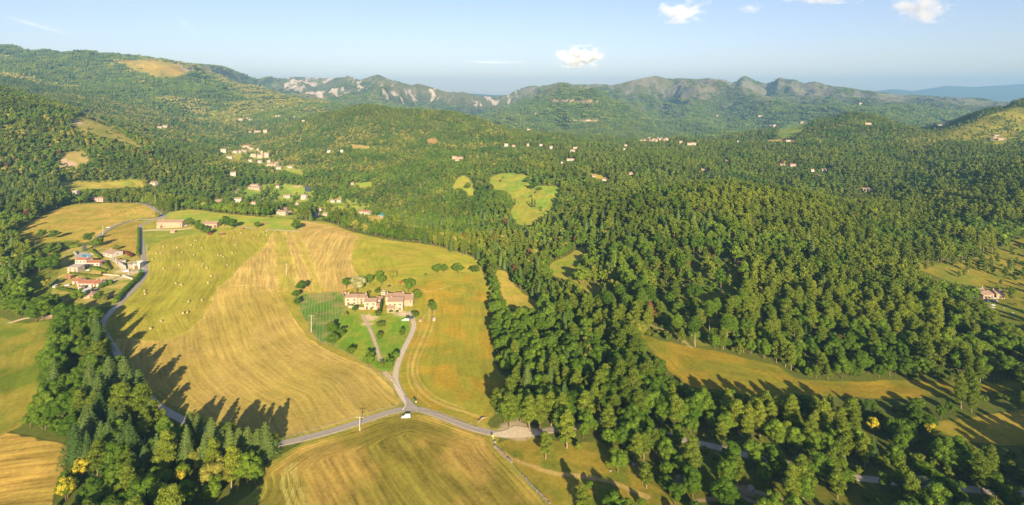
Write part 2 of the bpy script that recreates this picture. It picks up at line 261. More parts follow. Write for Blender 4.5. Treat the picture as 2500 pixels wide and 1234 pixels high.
# name, label, polygon, colour A, colour B, row width m, row strength, tree density, patch scale m
FIELDS = [
 ('verge','mixed verge grass round the mown fields',[(248,800),(290,740),(335,690),(345,640),(340,560),(345,540),(400,528),(460,512),(560,523),(740,538),(800,543),(860,566),(960,588),(1060,600),(1165,633),(1178,665),(1200,720),(1203,860),(1215,900),(1240,940),(1215,1000),(1190,1035),(1230,1048),(1310,1043),(1300,1070),(1215,1080),(1335,1234),(1370,1330),(560,1330),(640,1180),(640,1145),(700,1104),(740,1075),(640,1075),(560,1050),(440,1010),(370,975),(320,905),(262,840)],VERGE,HAY2,1.5,.25,0,18),
 ('meadow','rough yellow green meadow above the hamlet, left of the forked road',[(42,565),(110,525),(180,500),(330,497),(385,518),(380,530),(300,542),(250,570),(225,590),(150,592),(60,590)],(.27,.25,.055),(.38,.28,.08),3,.3,.0,14),
 ('meadow','rough dry meadow between the two arms of the forked road',[(255,575),(300,548),(345,540),(340,560),(338,620),(345,650),(300,630),(245,610)],(.35,.26,.075),(.25,.22,.05),3,.2,0.0,12),
 ('meadow','green grass slope in front of the long stone barn',[(352,566),(420,562),(520,560),(560,560),(420,583),(380,596),(362,618),(352,625)],(.17,.22,.042),(.25,.26,.055),2,.2,0,9),
 ('meadow','bright green pasture strip behind the stone barns',[(405,525),(460,513),(560,524),(740,539),(735,563),(660,560),(560,556),(450,548)],(.20,.29,.05),(.30,.29,.065),2,.15,0,16),
 ('hay_field','mown green hay field dotted with round bales',[(262,800),(285,762),(318,728),(348,695),(362,672),(358,645),(362,618),(380,597),(420,585),(470,577),(540,565),(600,559),(663,564),(668,580),(645,600),(615,625),(590,645),(560,680),(525,712),(510,742),(492,775),(462,805),(415,826),(370,832),(320,828)],HAY,HAY2,1.9,.36,0,30),
 ('stubble_field','large tan stubble field above the road junction',[(540,697),(620,703),(672,713),(690,730),(703,752),(722,785),(760,830),(830,870),(900,900),(945,935),(965,962),(975,982),(950,995),(890,1010),(830,1033),(780,1048),(735,1060),(700,1064),(600,1048),(480,1008),(420,985),(375,955),(330,905),(280,835),(320,829),(370,833),(415,827),(462,806),(492,776),(512,742),(526,712)],(.392,.303,.110),(.335,.272,.085),1.6,.34,0,40),
 ('stubble_field','tan stubble wedge between bale field and grass strip',[(665,568),(671,600),(677,650),(679,690),(672,709),(620,701),(545,694),(562,681),(592,646),(617,626),(647,601)],TANP,TANP2,1.8,.5,0,25),
 ('grass_strip','green strip with the concrete pole between two stubble fields',[(668,566),(694,566),(702,600),(716,640),(721,680),(716,703),(690,714),(676,711),(681,690),(679,650),(673,600)],(.29,.27,.065),(.35,.28,.085),2.4,.35,0,14),
 ('stubble_field','narrow tan stubble strip right of the pole',[(696,566),(710,568),(728,600),(746,645),(760,685),(765,711),(740,708),(722,700),(722,680),(717,640),(703,600)],TANP,TANP2,1.8,.5,0,20),
 ('grass_strip','narrow green strip beside the widest stubble strip',[(711,568),(727,568),(745,600),(765,645),(785,709),(766,711),(761,685),(747,645),(729,600)],(.32,.29,.07),(.38,.30,.10),2.4,.3,0,14),
 ('stubble_field','tan stubble field running over the far edge of the plateau',[(738,541),(780,546),(835,560),(876,582),(862,610),(858,640),(872,672),(880,690),(845,708),(786,709),(766,645),(746,600),(728,568),(734,560)],TANP,TANP2,1.8,.45,0,30),
 ('meadow','yellow green meadow behind the farmhouse',[(878,583),(960,590),(1050,602),(1100,614),(1162,636),(1150,652),(1168,671),(1100,671),(1060,670),(1000,678),(885,690),(874,672),(860,640),(864,612)],(.25,.27,.042),(.31,.28,.055),4,.25,0,22),
 ('meadow','golden orange hay meadow right of the farm drive',[(1012,692),(1060,677),(1150,673),(1180,690),(1193,720),(1197,800),(1202,860),(1212,905),(1232,945),(1212,990),(1178,1030),(1120,1012),(1060,1003),(1012,985),(983,950),(975,910),(986,868),(1004,822),(1014,780),(1016,730)],GOLD,GOLD2,3,.22,0,13),
 ('vegetable_plot','green vegetable plot in straight rows left of the farmhouse',[(728,724),(760,717),(828,714),(838,735),(845,768),(822,800),(800,826),(784,836),(762,805),(742,775),(728,745)],(.085,.20,.032),(.22,.21,.07),2.1,1.0,0,12),
 ('garden','green garden lawn in front of the farmhouse',[(838,762),(900,765),(960,768),(990,770),(1000,800),(995,830),(975,862),(962,900),(935,905),(900,888),(840,858),(792,836),(822,802)],(.14,.26,.032),(.23,.28,.05),2,.15,0,9),
 ('mown_field','striped olive and straw mown field at the bottom of the view',[(1000,1012),(1040,1016),(1090,1033),(1150,1055),(1186,1066),(1200,1092),(1240,1135),(1290,1190),(1330,1240),(1360,1330),(560,1330),(640,1215),(650,1180),(645,1155),(690,1120),(740,1088),(800,1068),(860,1052),(930,1028)],OLV,OLV2,2.3,.6,0,20),
 ('mown_field','striped straw field in the bottom left corner',[(-60,1062),(40,1062),(100,1075),(160,1090),(160,1130),(140,1180),(125,1234),(100,1330),(-200,1330)],(.40,.28,.085),(.31,.24,.07),2.6,.7,0,18),
 ('meadow','grassy slope along the left edge above the straw field',[(-60,790),(60,790),(125,782),(132,800),(112,850),(98,900),(92,960),(60,1020),(30,1050),(-60,1052)],(.13,.18,.028),(.25,.23,.05),3,.22,0,22),
 ('garden','gardens and yards of the roadside hamlet',[(150,612),(195,600),(250,604),(330,628),(350,645),(352,672),(325,712),(285,742),(235,752),(170,745),(120,705),(135,660)],(.19,.22,.05),(.36,.30,.12),2,.1,0,7),
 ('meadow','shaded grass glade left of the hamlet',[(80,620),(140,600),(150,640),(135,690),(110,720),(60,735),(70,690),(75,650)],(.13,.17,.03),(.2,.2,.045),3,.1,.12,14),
 ('meadow','bright green sloping meadow in the woods',[(1194,438),(1235,423),(1300,432),(1300,452),(1362,458),(1368,485),(1345,520),(1300,548),(1262,548),(1245,520),(1255,500),(1240,470),(1205,462)],(.19,.29,.042),(.29,.29,.055),4,.25,.012,24),
 ('meadow','small green glade left of the sloping meadow',[(1118,436),(1140,432),(1160,468),(1150,482),(1130,462),(1105,462)],(.26,.31,.05),(.33,.30,.07),4,.15,0,16),
 ('meadow','curved pale strip of dry grass at the wood edge',[(1210,662),(1238,664),(1250,690),(1285,722),(1325,746),(1300,757),(1240,752),(1225,720),(1212,690)],(.38,.30,.085),(.30,.28,.06),3,.15,0,12),
 ('meadow','small glade with a lone oak in the middle wood',[(1345,645),(1385,625),(1420,603),(1428,618),(1410,650),(1390,680),(1350,672)],(.22,.27,.042),(.28,.27,.06),3,.1,0,12),
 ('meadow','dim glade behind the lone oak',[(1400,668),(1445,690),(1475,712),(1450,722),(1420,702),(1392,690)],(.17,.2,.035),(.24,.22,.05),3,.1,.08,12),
 ('meadow','long golden orange meadow in the right hand wood',[(1560,818),(1620,833),(1700,850),(1780,865),(1850,882),(1900,893),(1940,922),(2010,930),(2090,932),(2180,928),(2280,932),(2400,940),(2470,930),(2500,950),(2330,962),(2200,975),(2050,967),(1950,965),(1850,967),(1750,952),(1690,945),(1630,905),(1595,860)],(.27,.21,.036),(.18,.185,.032),3,.25,0.0,12),
 ('meadow','olive meadow at the right edge below the golden strip',[(2270,1035),(2350,1022),(2430,1010),(2560,995),(2640,1020),(2560,1085),(2480,1088),(2380,1080),(2310,1060)],(.25,.23,.04),(.33,.26,.06),3,.2,0.0,14),
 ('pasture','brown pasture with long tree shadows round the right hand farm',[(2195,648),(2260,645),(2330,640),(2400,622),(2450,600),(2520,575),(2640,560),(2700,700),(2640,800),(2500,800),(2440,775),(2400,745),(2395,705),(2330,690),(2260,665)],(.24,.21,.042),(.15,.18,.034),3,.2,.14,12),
 ('garden','mown lawn below the right hand farm',[(2418,750),(2450,742),(2490,752),(2495,775),(2460,768),(2430,765)],(.15,.19,.035),(.17,.2,.04),3,.1,0,10),
 ('clearing','scrubby clearing below a stand of tall pines',[(1590,735),(1640,712),(1700,680),(1760,645),(1800,640),(1800,700),(1780,770),(1760,830),(1700,845),(1640,815),(1600,780)],(.09,.15,.026),(.16,.18,.04),3,.1,.5,9),
 ('clearing','sparse dry orange grass with scattered pines at the lower right',[(1218,1084),(1300,1070),(1380,1080),(1470,1082),(1560,1100),(1680,1135),(1800,1170),(1950,1210),(2100,1260),(2150,1340),(1390,1340),(1330,1225),(1270,1150)],(.27,.22,.045),(.14,.17,.03),3,.1,.19,8),
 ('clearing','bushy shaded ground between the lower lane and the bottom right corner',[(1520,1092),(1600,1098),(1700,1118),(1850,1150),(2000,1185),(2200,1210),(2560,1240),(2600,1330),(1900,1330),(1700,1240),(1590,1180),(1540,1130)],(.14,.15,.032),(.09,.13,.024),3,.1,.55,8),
 ('meadow','terraced hillside meadow dotted with dark trees at the upper right',[(2190,352),(2240,330),(2330,305),(2420,280),(2470,262),(2580,280),(2580,350),(2480,352),(2440,362),(2330,352),(2260,365),(2220,358)],(.29,.27,.062),(.2,.22,.045),6,.5,.28,30),
 ('vineyard','dark green vineyard on the far hill',[(1898,330),(1912,312),(1950,296),(1978,292),(1970,312),(1945,330),(1915,338)],(.12,.2,.045),(.2,.22,.06),6,.3,0,40),
 ('meadow','narrow tan field below the far vineyard',[(1872,342),(1905,341),(1948,344),(1945,349),(1905,347),(1874,347)],(.42,.31,.13),(.36,.28,.1),4,.1,0,40),
 ('meadow','long pale green terrace field at the foot of the left hills',[(140,448),(180,444),(250,444),(300,440),(330,436),(352,448),(350,458),(300,460),(220,462),(160,465)],(.26,.29,.052),(.34,.30,.075),3,.5,0,24),
 ('meadow','bare grassy knoll with grey rock on the left hillside',[(178,322),(186,292),(206,277),(230,284),(262,302),(320,340),(352,362),(330,364),(285,350),(240,338),(205,328)],(.25,.23,.08),(.18,.19,.055),4,.1,.06,30),
 ('meadow','dry rocky slope low on the left hillside',[(135,410),(150,385),(178,368),(205,372),(215,395),(190,412),(160,420)],(.24,.23,.07),(.33,.26,.13),4,.1,.12,20),
 ('meadow','golden bald summit on the left skyline',[(285,152),(320,147),(372,147),(420,155),(452,164),(468,175),(440,185),(405,190),(370,186),(335,174)],(.37,.27,.07),(.28,.24,.065),8,.1,.03,90),
 ('garden','gardens and lanes among the slope village houses',[(535,362),(620,354),(665,385),(745,412),(700,426),(640,411),(560,398)],(.19,.25,.055),(.33,.30,.12),3,.1,.42,14),
 ('garden','gardens among the scattered valley houses',[(560,478),(620,458),(700,448),(840,480),(950,518),(940,542),(780,536),(660,530),(600,512)],(.16,.25,.045),(.28,.29,.075),3,.1,.55,14),
 ('meadow','village paddock of dry grass',[(556,383),(572,376),(590,380),(588,390),(566,392)],(.34,.29,.07),(.26,.27,.05),4,.1,0,20),
 ('meadow','narrow green paddock behind the village',[(690,412),(720,414),(742,424),(735,428),(705,422)],(.24,.32,.055),(.3,.3,.07),4,.1,0,20),
 ('meadow','bright green field with a brown plot beside the pond net',[(692,452),(722,455),(762,461),(762,470),(735,474),(700,462)],(.23,.33,.052),(.3,.33,.06),3,.2,0,20),
 ('meadow','thin green strip beyond the valley houses',[(866,449),(905,446),(908,455),(880,461)],(.22,.33,.05),(.3,.3,.06),3,.1,0,20),
 ('meadow','pale green allotment strip behind the pine row',[(802,503),(860,498),(905,500),(900,508),(840,512)],(.25,.32,.06),(.3,.3,.07),3,.3,0.1,20),
 ('meadow','dry yard in front of the green shed',[(893,528),(930,530),(938,536),(905,540)],(.38,.30,.1),(.4,.3,.1),3,.1,0,20),
 ('meadow','hillside lawn of two small houses',[(1442,425),(1460,427),(1488,438),(1480,443),(1455,436)],(.35,.30,.08),(.28,.28,.06),3,.1,0,20),
 ('meadow','pale cut patch on the middle hillside',[(855,354),(885,355),(915,360),(880,364),(858,362)],(.40,.28,.13),(.33,.28,.1),3,.1,0,20),
 ('meadow','bare earth patch on the middle hill',[(1045,340),(1060,338),(1072,348),(1058,354),(1045,350)],(.33,.2,.1),(.3,.22,.08),3,.1,.1,20),
]
def lerp3(a, b, t): return a[None] * (1 - t[:, None]) + b[None] * t[:, None]
ALB = np.zeros((NY, NU, 3), np.float32); ROW = np.zeros((NY, NU), np.float32); AMP = np.zeros((NY, NU), np.float32)
DENS = np.ones((NY, NU), np.float32); REG = np.full((NY, NU), -1, np.int16)
g1 = fbm(GXX, GYY, 40, 4, 61)[..., None]; g2 = fbm(GXX, GYY, 420, 5, 71)[..., None]
A = lambda *c: np.array(c, np.float32)
floor_c = A(.075,.110,.020) * (1 - g1) + A(.13,.15,.034) * g1
slope = np.abs(np.gradient(GZ, axis=0) / np.gradient(GY)[:, None])
mwoods = A(.045,.075,.022) * (1 - g2) + A(.085,.115,.032) * g2; mwoods = mwoods * (1 - .5 * ((GXX < 0.0) & (GYY > 5200)))[..., None]  # woods of the left range halved in colour: its blue shade put into the albedo
pc = ((PX - (KZ[11][None] - CAMZ) / KY[11][None]) * F)              # pixels below the mountain crest (negative down)
n_a = fbm(GXX, GYY, 330, 5, 81); n_b = ridged(GXX * 1.7, GYY * .6, 170, 4, 91); n_c = fbm(GXX, GYY, 700, 4, 101)
grass = .8 * sstep(-70, -6, pc + 60 * (n_c - .5)) * sstep(.36, .60, n_a + .12)
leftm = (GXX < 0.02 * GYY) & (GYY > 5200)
rock = .5 * sstep(.72, .79, n_b * .72 + n_a * .38 + .10 * sstep(-60, -5, pc)) * sstep(4400, 5200, GYY)
rock = np.where(leftm, sstep(.725, .765, n_b * .62 + n_c * .5) * sstep(-115, -60, pc) * (GXX / GYY > -.40), rock)
rock = np.maximum(rock, np.where(leftm, .2, .6) * sstep(.73, .82, ridged(GXX * 2.2, GYY * .8, 130, 3, 95) * .75 + n_c * .35) * sstep(4600, 5400, GYY))
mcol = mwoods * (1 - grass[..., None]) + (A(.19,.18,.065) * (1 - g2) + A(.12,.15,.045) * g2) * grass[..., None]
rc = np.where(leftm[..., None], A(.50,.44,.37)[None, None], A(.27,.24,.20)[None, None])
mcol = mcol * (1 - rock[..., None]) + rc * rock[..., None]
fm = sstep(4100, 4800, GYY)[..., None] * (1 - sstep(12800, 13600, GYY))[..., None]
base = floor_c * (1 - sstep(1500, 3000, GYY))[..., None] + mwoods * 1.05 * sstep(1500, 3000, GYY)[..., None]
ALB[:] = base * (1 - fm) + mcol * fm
fx = sstep(12800, 13600, GYY)[..., None]; ALB[:] = ALB * (1 - fx) + A(.07,.085,.04) * fx
FPOLY = []
REFS = [('large tan', [(640,600),(668,680),(690,730),(722,785),(760,830),(830,870),(900,900),(965,962),(1100,1060)]), ('dotted with round', [(300,930),(262,800),(285,762),(318,728),(348,695),(364,660),(366,620),(380,590)]),
 ('wedge between', [(660,540),(668,600),(678,660),(680,740)]), ('narrow tan', [(690,550),(702,600),(722,660),(745,740)]), ('concrete pole', [(690,550),(702,600),(716,660),(722,740)]), ('beside the widest', [(720,560),(746,610),(770,670),(792,730)]), ('far edge of the plateau', [(905,570),(890,610),(885,660),(905,720)])]
for k, (nm, lb, poly, ca, cb, per, amp, dens, ps) in enumerate(FIELDS):
    P = wps(smooth(poly, 4))[:, :2]; FPOLY.append(P)
    # drop spikes where the outline jumps behind a crest
    x0, y0 = P.min(0) - 25; x1, y1 = P.max(0) + 25
    i0, i1 = np.searchsorted(GY, [max(y0, 112), y1]); i1 = min(i1 + 1, NY)
    us = np.concatenate([P[:, 0] / P[:, 1]]); j0, j1 = np.searchsorted(GU, [us.min() - .03, us.max() + .03]); j1 = min(j1 + 1, NU)
    sX, sY = GXX[i0:i1, j0:j1], GYY[i0:i1, j0:j1]
    sd, al = polydist(sX, sY, P)
    rag = (fbm(sX, sY, 5, 3, 300 + k) - .5) * (2.0 if nm not in ('vegetable_plot',) else .5) * (1 + (ymid := sY.mean()) / 900)
    w = sstep(-.5, .5, sd + rag)[..., None]
    t1 = sstep(.32, .68, fbm(sX, sY, ps, 4, 200 + k))[..., None]
    c = (A(*ca) * (1 - t1) + A(*cb) * t1) * A(1.0, 1.0, .76)
    if nm in ('hay_field', 'stubble_field', 'grass_strip'):
        c = c * (1 + .22 * np.exp(-(sd / 1.1) ** 2))[..., None]      # windrow left along the edge
    if nm == 'vegetable_plot':
        a_ = math.radians(64); row = (sX * math.cos(a_) + sY * math.sin(a_) * 0) / per
        row = (sX * .93 + sY * .30) / per
        bare = sstep(.45, .7, fbm(sX, sY, 9, 3, 77)) * sstep(-12, 6, sX + 190 - 12)
        st = sstep(-.2, .5, np.sin(row * 2 * np.pi))[..., None] * (.75)
        c = (A(.075,.19,.03) * (1 - st) + A(.20,.25,.06) * st); c = c * (1 - .55 * bare[..., None]) + A(.33,.25,.11) * .55 * bare[..., None]
        row = sd / 3; amp = .1
    else:
        row = sd / per
        for key, ref in REFS:
            if key in lb: Rf = wps(smooth(ref, 4, False))[:, :2]; row = polydist(sX, sY, Rf, False)[0] / per + fbm(sX, sY, 45, 2, 15) * 1.5
        if 'bottom of the view' in lb: row = (sX * .80 + sY * .60 + 9 * fbm(sX, sY, 60, 2, 5)) / per * sstep(4, 16, sd) + sd / per * 2 * (1 - sstep(4, 16, sd))
        if 'bottom left' in lb: row = (sX * -.12 + sY * .99 + 5 * fbm(sX, sY, 40, 2, 5)) / per
    # tone of the cut: slow bands beside each other
    if nm in ('hay_field', 'stubble_field', 'mown_field'):
        c = c * (1 + .10 * (vn(row * .33, sX * .004, 9) - .5) * 2)[..., None]
    m = sd > -.3
    ALB[i0:i1, j0:j1] = ALB[i0:i1, j0:j1] * (1 - w) + c * w
    ROW[i0:i1, j0:j1] = np.where(sd > -.6, row, ROW[i0:i1, j0:j1]); AMP[i0:i1, j0:j1] = np.where(sd > -.6, amp, AMP[i0:i1, j0:j1])
    DENS[i0:i1, j0:j1] = np.where(sd > -1.5, dens, DENS[i0:i1, j0:j1])
    REG[i0:i1, j0:j1] = np.where(sd > 0, k, REG[i0:i1, j0:j1])
# wheel tracks pressed into the meadows, pale bare lines
TRACKS = [([(1050,735),(1046,790),(1028,835),(1010,880),(1008,915),(1028,955),(1070,985),(1130,1005),(1172,1020)],1.1,(.45,.34,.11)),
 ([(1062,738),(1058,790),(1040,838),(1022,880),(1020,915),(1040,950),(1080,978),(1135,998)],.7,(.42,.33,.10)),
 ([(1036,770),(1018,830),(1000,870),(996,915),(1010,955),(1050,992)],.7,(.42,.33,.10)),
 ([(1020,705),(1050,712),(1100,698)],.8,(.45,.34,.12)),
 ([(690,1066),(760,1050),(850,1024),(930,1000),(968,990),(978,978),(968,955),(940,925),(890,893)],1.0,(.40,.33,.11)),
 ([(700,1140),(690,1175),(700,1215),(720,1260)],1.2,(.42,.38,.10)),([(712,1135),(706,1170),(718,1215),(740,1260)],1.2,(.42,.38,.10)),([(724,1130),(722,1165),(738,1215),(760,1260)],1.0,(.42,.38,.10)),
 ([(1205,1085),(1230,1110),(1275,1130),(1350,1155),(1430,1165),(1500,1180),(1580,1215)],1.6,(.45,.33,.12)),
 ([(1490,740),(1560,775),(1600,800),(1640,812),(1690,850)],1.3,(.36,.30,.12)),
 ([(1590,745),(1625,725),(1665,700),(1720,672)],1.0,(.30,.24,.12)),
 ([(1930,1225),(1880,1210),(1820,1195),(1770,1180)],1.5,(.42,.31,.2)),
 ([(1700,1225),(1780,1215),(1850,1228)],1.5,(.42,.31,.2)),([(2380,912),(2430,902),(2500,893),(2560,885)],2,(.45,.36,.2)),
 ([(1330,242),(1370,246),(1420,244),(1460,250)],9,(.5,.38,.22)),([(1350,246),(1400,249),(1450,251)],7,(.5,.38,.22)),
 ([(1400,295),(1430,294),(1460,296)],12,(.5,.40,.2))]
for pts, wd, col in TRACKS:
    P = wps(smooth(pts, 4, False))[:, :2]; x0, y0 = P.min(0); x1, y1 = P.max(0)
    i0, i1 = np.searchsorted(GY, [max(y0 - 12, 112), y1 + 12]); us = P[:, 0] / P[:, 1]; j0, j1 = np.searchsorted(GU, [us.min() - .03, us.max() + .03])
    sX, sY = GXX[i0:i1, j0:j1], GYY[i0:i1, j0:j1]; sd, al = polydist(sX, sY, P, False)
    w = ((1 - sstep(wd * .45, wd * 1.1, sd + (fbm(sX, sY, 3, 2, 8) - .5) * wd)) * .8)[..., None]
    ALB[i0:i1, j0:j1] = ALB[i0:i1, j0:j1] * (1 - w) + A(*col) * w
    if wd > 1.5: DENS[i0:i1, j0:j1] = np.where(sd < wd + 3, 0, DENS[i0:i1, j0:j1])
DIRT = [((1262,1050),9,(.42,.36,.25)),((905,775),6,(.52,.42,.26)),((978,768),6,(.5,.42,.28)),((895,792),5,(.46,.37,.2)),((200,640),9,(.5,.42,.28)),((272,620),6,(.48,.40,.26)),((230,690),7,(.5,.43,.3)),((265,678),7,(.48,.4,.26)),((300,660),6,(.46,.38,.25)),((225,620),8,(.52,.45,.33)),
 ((725,455),9,(.5,.36,.2)),((180,298),28,(.34,.28,.2)),((165,400),14,(.45,.33,.24)),((155,392),9,(.45,.33,.24)),((148,785),4,(.42,.3,.17)),((120,774),5,(.42,.3,.17)),((645,546),8,(.3,.2,.1)),((1660,1170),3.5,(.26,.22,.15)),((1560,1130),3,(.26,.22,.14)),((1820,1200),5,(.32,.25,.15)),((1250,785),3,(.2,.2,.1)),((2180,795),7,(.4,.3,.17)),((1430,295),20,(.42,.36,.17)),((455,166),60,(.36,.30,.24)),((2120,450),8,(.4,.34,.22)),((1895,402),14,(.42,.34,.18)),((1600,380),9,(.35,.3,.12)),((1700,420),10,(.3,.27,.12)),((1860,408),14,(.4,.33,.18))]
for (x, y), r, col in DIRT:
    X0, Y0, _ = wp(x, y); i0, i1 = np.searchsorted(GY, [Y0 - 3 * r, Y0 + 3 * r]); j0, j1 = np.searchsorted(GU, [(X0 - 3 * r) / Y0, (X0 + 3 * r) / Y0])
    if i1 <= i0 or j1 <= j0: continue
    sX, sY = GXX[i0:i1, j0:j1], GYY[i0:i1, j0:j1]
    w = (1 - sstep(.5 * r, 1.15 * r, np.hypot(sX - X0, sY - Y0) + (fbm(sX, sY, r, 3, 18) - .5) * r * 1.6))[..., None] * .85
    ALB[i0:i1, j0:j1] = ALB[i0:i1, j0:j1] * (1 - w) + A(*col) * w

# ---------------------------------------------------------------- roads and tracks
ASPH = simple('asphalt', (.50,.42,.32), .14, .35, .9); GRAV = simple('pale_gravel', (.80,.65,.43), .22, .6, .95); EARTH = simple('bare_track', (.74,.55,.32), .3, .5, .95)
ROADS = [
 ('road','narrow grey country lane running from the bend by the barn down past the junction',[(404,527),(392,534),(366,541),(348,549),(343,556),(344,580),(349,610),(352,640),(356,660),(352,676),(335,698),(300,733),(268,765),(250,790),(256,815),(290,870),(330,930),(375,982),(420,1012),(500,1052),(600,1088),(660,1088),(700,1080),(750,1069),(820,1050),(880,1030),(950,1007),(985,1000),(1010,998),(1040,1004),(1090,1022),(1140,1042),(1185,1054),(1230,1062),(1290,1060),(1350,1050),(1420,1040),(1475,1030),(1530,1026),(1575,1040),(1620,1058),(1680,1077),(1740,1090),(1812,1109),(1870,1124),(1930,1138),(2030,1158),(2120,1170),(2211,1181),(2330,1192),(2453,1202),(2600,1215)],4.0,ASPH),
 ('road','grey lane curving over the top of the left meadow to the far houses',[(330,496),(350,498),(372,508),(386,519),(400,526),(410,530)],4.2,ASPH),
 ('road','branch lane falling from the bend past the white car to the hamlet trees',[(400,527),(380,534),(340,537),(305,543),(280,552),(258,565),(240,578),(225,590)],3.8,ASPH),
 ('driveway','pale gravel drive from the junction up to the farmhouse',[(1003,999),(990,978),(975,955),(966,930),(967,905),(976,875),(990,845),(1003,820),(1010,800),(1009,785),(1004,770),(998,762)],3.2,GRAV),
 ('driveway','gravel entrance joining the hamlet to the lane',[(354,655),(335,664),(310,672),(288,682),(262,692),(245,702),(232,708)],4.0,GRAV),
 ('driveway','upper gravel yard track of the hamlet',[(330,664),(312,664),(300,655),(285,640),(270,632)],3.4,GRAV),
 ('path','earth track running down the farm garden',[(884,768),(893,785),(905,808),(915,835),(924,865),(932,888)],2.0,EARTH),
 ('path','short double wheel track joining the drive below the garden',[(938,908),(948,918),(958,928),(965,932)],2.6,EARTH),
 ('path','pale earth path crossing the lower left glade',[(20,790),(60,778),(100,772),(140,770),(165,772)],2.6,EARTH),
 ('road','grey lane at the foot of the left hills',[(145,497),(165,494),(190,488),(205,482),(208,478)],4,ASPH),
 ('road','short visible stretch of lane among the valley trees',[(565,481),(568,474),(580,468),(584,462)],5,ASPH),
 ('road','distant valley road beside a parked van',[(2035,428),(2060,438),(2100,445),(2140,452),(2170,462)],5,ASPH),
 ('driveway','short farm track from the lane to the long barn',[(348,565),(365,562),(400,562),(440,561),(470,556)],2.6,GRAV),
]
def ribbon(name, pts, width, mat, lift=.09, dens_clear=True):
    P = wps(smooth(pts, 6, False))[:, :2]
    # resample evenly
    s = np.concatenate([[0], np.cumsum(np.hypot(*np.diff(P, axis=0).T))]); n = max(4, int(s[-1] / 2.2))
    t = np.linspace(0, s[-1], n); Q = np.stack([np.interp(t, s, gsm(P[:, 0], 1)), np.interp(t, s, gsm(P[:, 1], 1))], 1)
    T = np.gradient(Q, axis=0); T /= np.linalg.norm(T, axis=1)[:, None] + 1e-9; Nn = np.stack([-T[:, 1], T[:, 0]], 1)
    K = 5; V = []; 
    for a in np.linspace(-.5, .5, K):
        W = width * (1 + .07 * (vn(t / 7, t * 0 + a * 9, 4) - .5))
        R = Q + Nn * (a * W)[:, None]; z = tz(R[:, 0], R[:, 1]); V.append(np.column_stack([R, z]))
    V = np.array(V)                                       # K,n,3
    zc = np.max(V[:, :, 2], axis=0); V[:, :, 2] = V[:, :, 2] * .35 + gsm(zc, 2)[None] * .65 + lift
    me = bpy.data.meshes.new(name); f = [(k * n + i, k * n + i + 1, (k + 1) * n + i + 1, (k + 1) * n + i) for k in range(K - 1) for i in range(n - 1)]
    # outer skirts so the edge meets the grass
    lo = V[[0, -1]].copy(); lo[:, :, 2] -= .5; b0 = K * n
    f += [(i, b0 + i, b0 + i + 1, i + 1) for i in range(n - 1)] + [((K - 1) * n + i, (K - 1) * n + i + 1, b0 + n + i + 1, b0 + n + i) for i in range(n - 1)]
    me.from_pydata(np.concatenate([V.reshape(-1, 3), lo.reshape(-1, 3)]).tolist(), [], f); me.materials.append(mat); me.update()
    o = bpy.data.objects.new(name, me); C.objects.link(o)
    x0, y0 = Q.min(0) - 12; x1, y1 = Q.max(0) + 12
    i0, i1 = np.searchsorted(GY, [max(y0, 112), y1]); us = Q[:, 0] / Q[:, 1]; j0, j1 = np.searchsorted(GU, [us.min() - .04, us.max() + .04])
    sX, sY = GXX[i0:i1, j0:j1], GYY[i0:i1, j0:j1]
    step = Q[::3]; dmin = np.full(sX.shape, 1e9)
    dmin, _ = polydist(sX, sY, step, False)
    DENS[i0:i1, j0:j1] = np.where(dmin < width / 2 + np.where(sX > 60, 1.2, 3.0), 0, DENS[i0:i1, j0:j1])
    e = ((1 - sstep(width / 2, width / 2 + 1.4, dmin + (fbm(sX, sY, 2.5, 2, 8) - .5))) * .45)[..., None]
    ALB[i0:i1, j0:j1] = ALB[i0:i1, j0:j1] * (1 - e) + A(.36,.31,.2) * e
    return o, Q
ROADQ = []
for i, (nm, lb, pts, wd, mt) in enumerate(ROADS):
    o, Q = ribbon(nm, pts, wd, mt, .09 + .012 * i); tag(o, lb, nm, kind='structure'); ROADQ.append(Q)
# junction apron and gravel lay-by
def sheet(name, poly, mat, lift, label, cat, kind='structure'):
    P = wps(smooth(poly, 5))[:, :2]; c = P.mean(0); rings = 6; V = [(c[0], c[1], float(tz(*c)) + lift)]; n = len(P)
    for r in range(1, rings + 1):
        R = c + (P - c) * (r / rings); V += np.column_stack([R, tz(R[:, 0], R[:, 1]) + lift]).tolist()
    f = [(0, 1 + i, 1 + (i + 1) % n) for i in range(n)]
    for r in range(rings - 1): f += [(1 + r * n + i, 1 + (r + 1) * n + i, 1 + (r + 1) * n + (i + 1) % n, 1 + r * n + (i + 1) % n) for i in range(n)]
    me = bpy.data.meshes.new(name); me.from_pydata(V, [], f); me.materials.append(mat); me.update()
    o = bpy.data.objects.new(name, me); C.objects.link(o); return tag(o, label, cat, kind=kind)
sheet('junction_apron', [(985,1003),(992,985),(984,968),(996,972),(1008,985),(1025,1002),(1005,1006)], ASPH, .27, 'pale widened asphalt of the three way junction', 'road')
sheet('lay_by', [(1200,1060),(1235,1052),(1256,1042),(1280,1044),(1310,1050),(1315,1064),(1260,1070),(1215,1068)], GRAV, .25, 'pale gravel lay-by at the edge of the pine wood', 'lay-by')

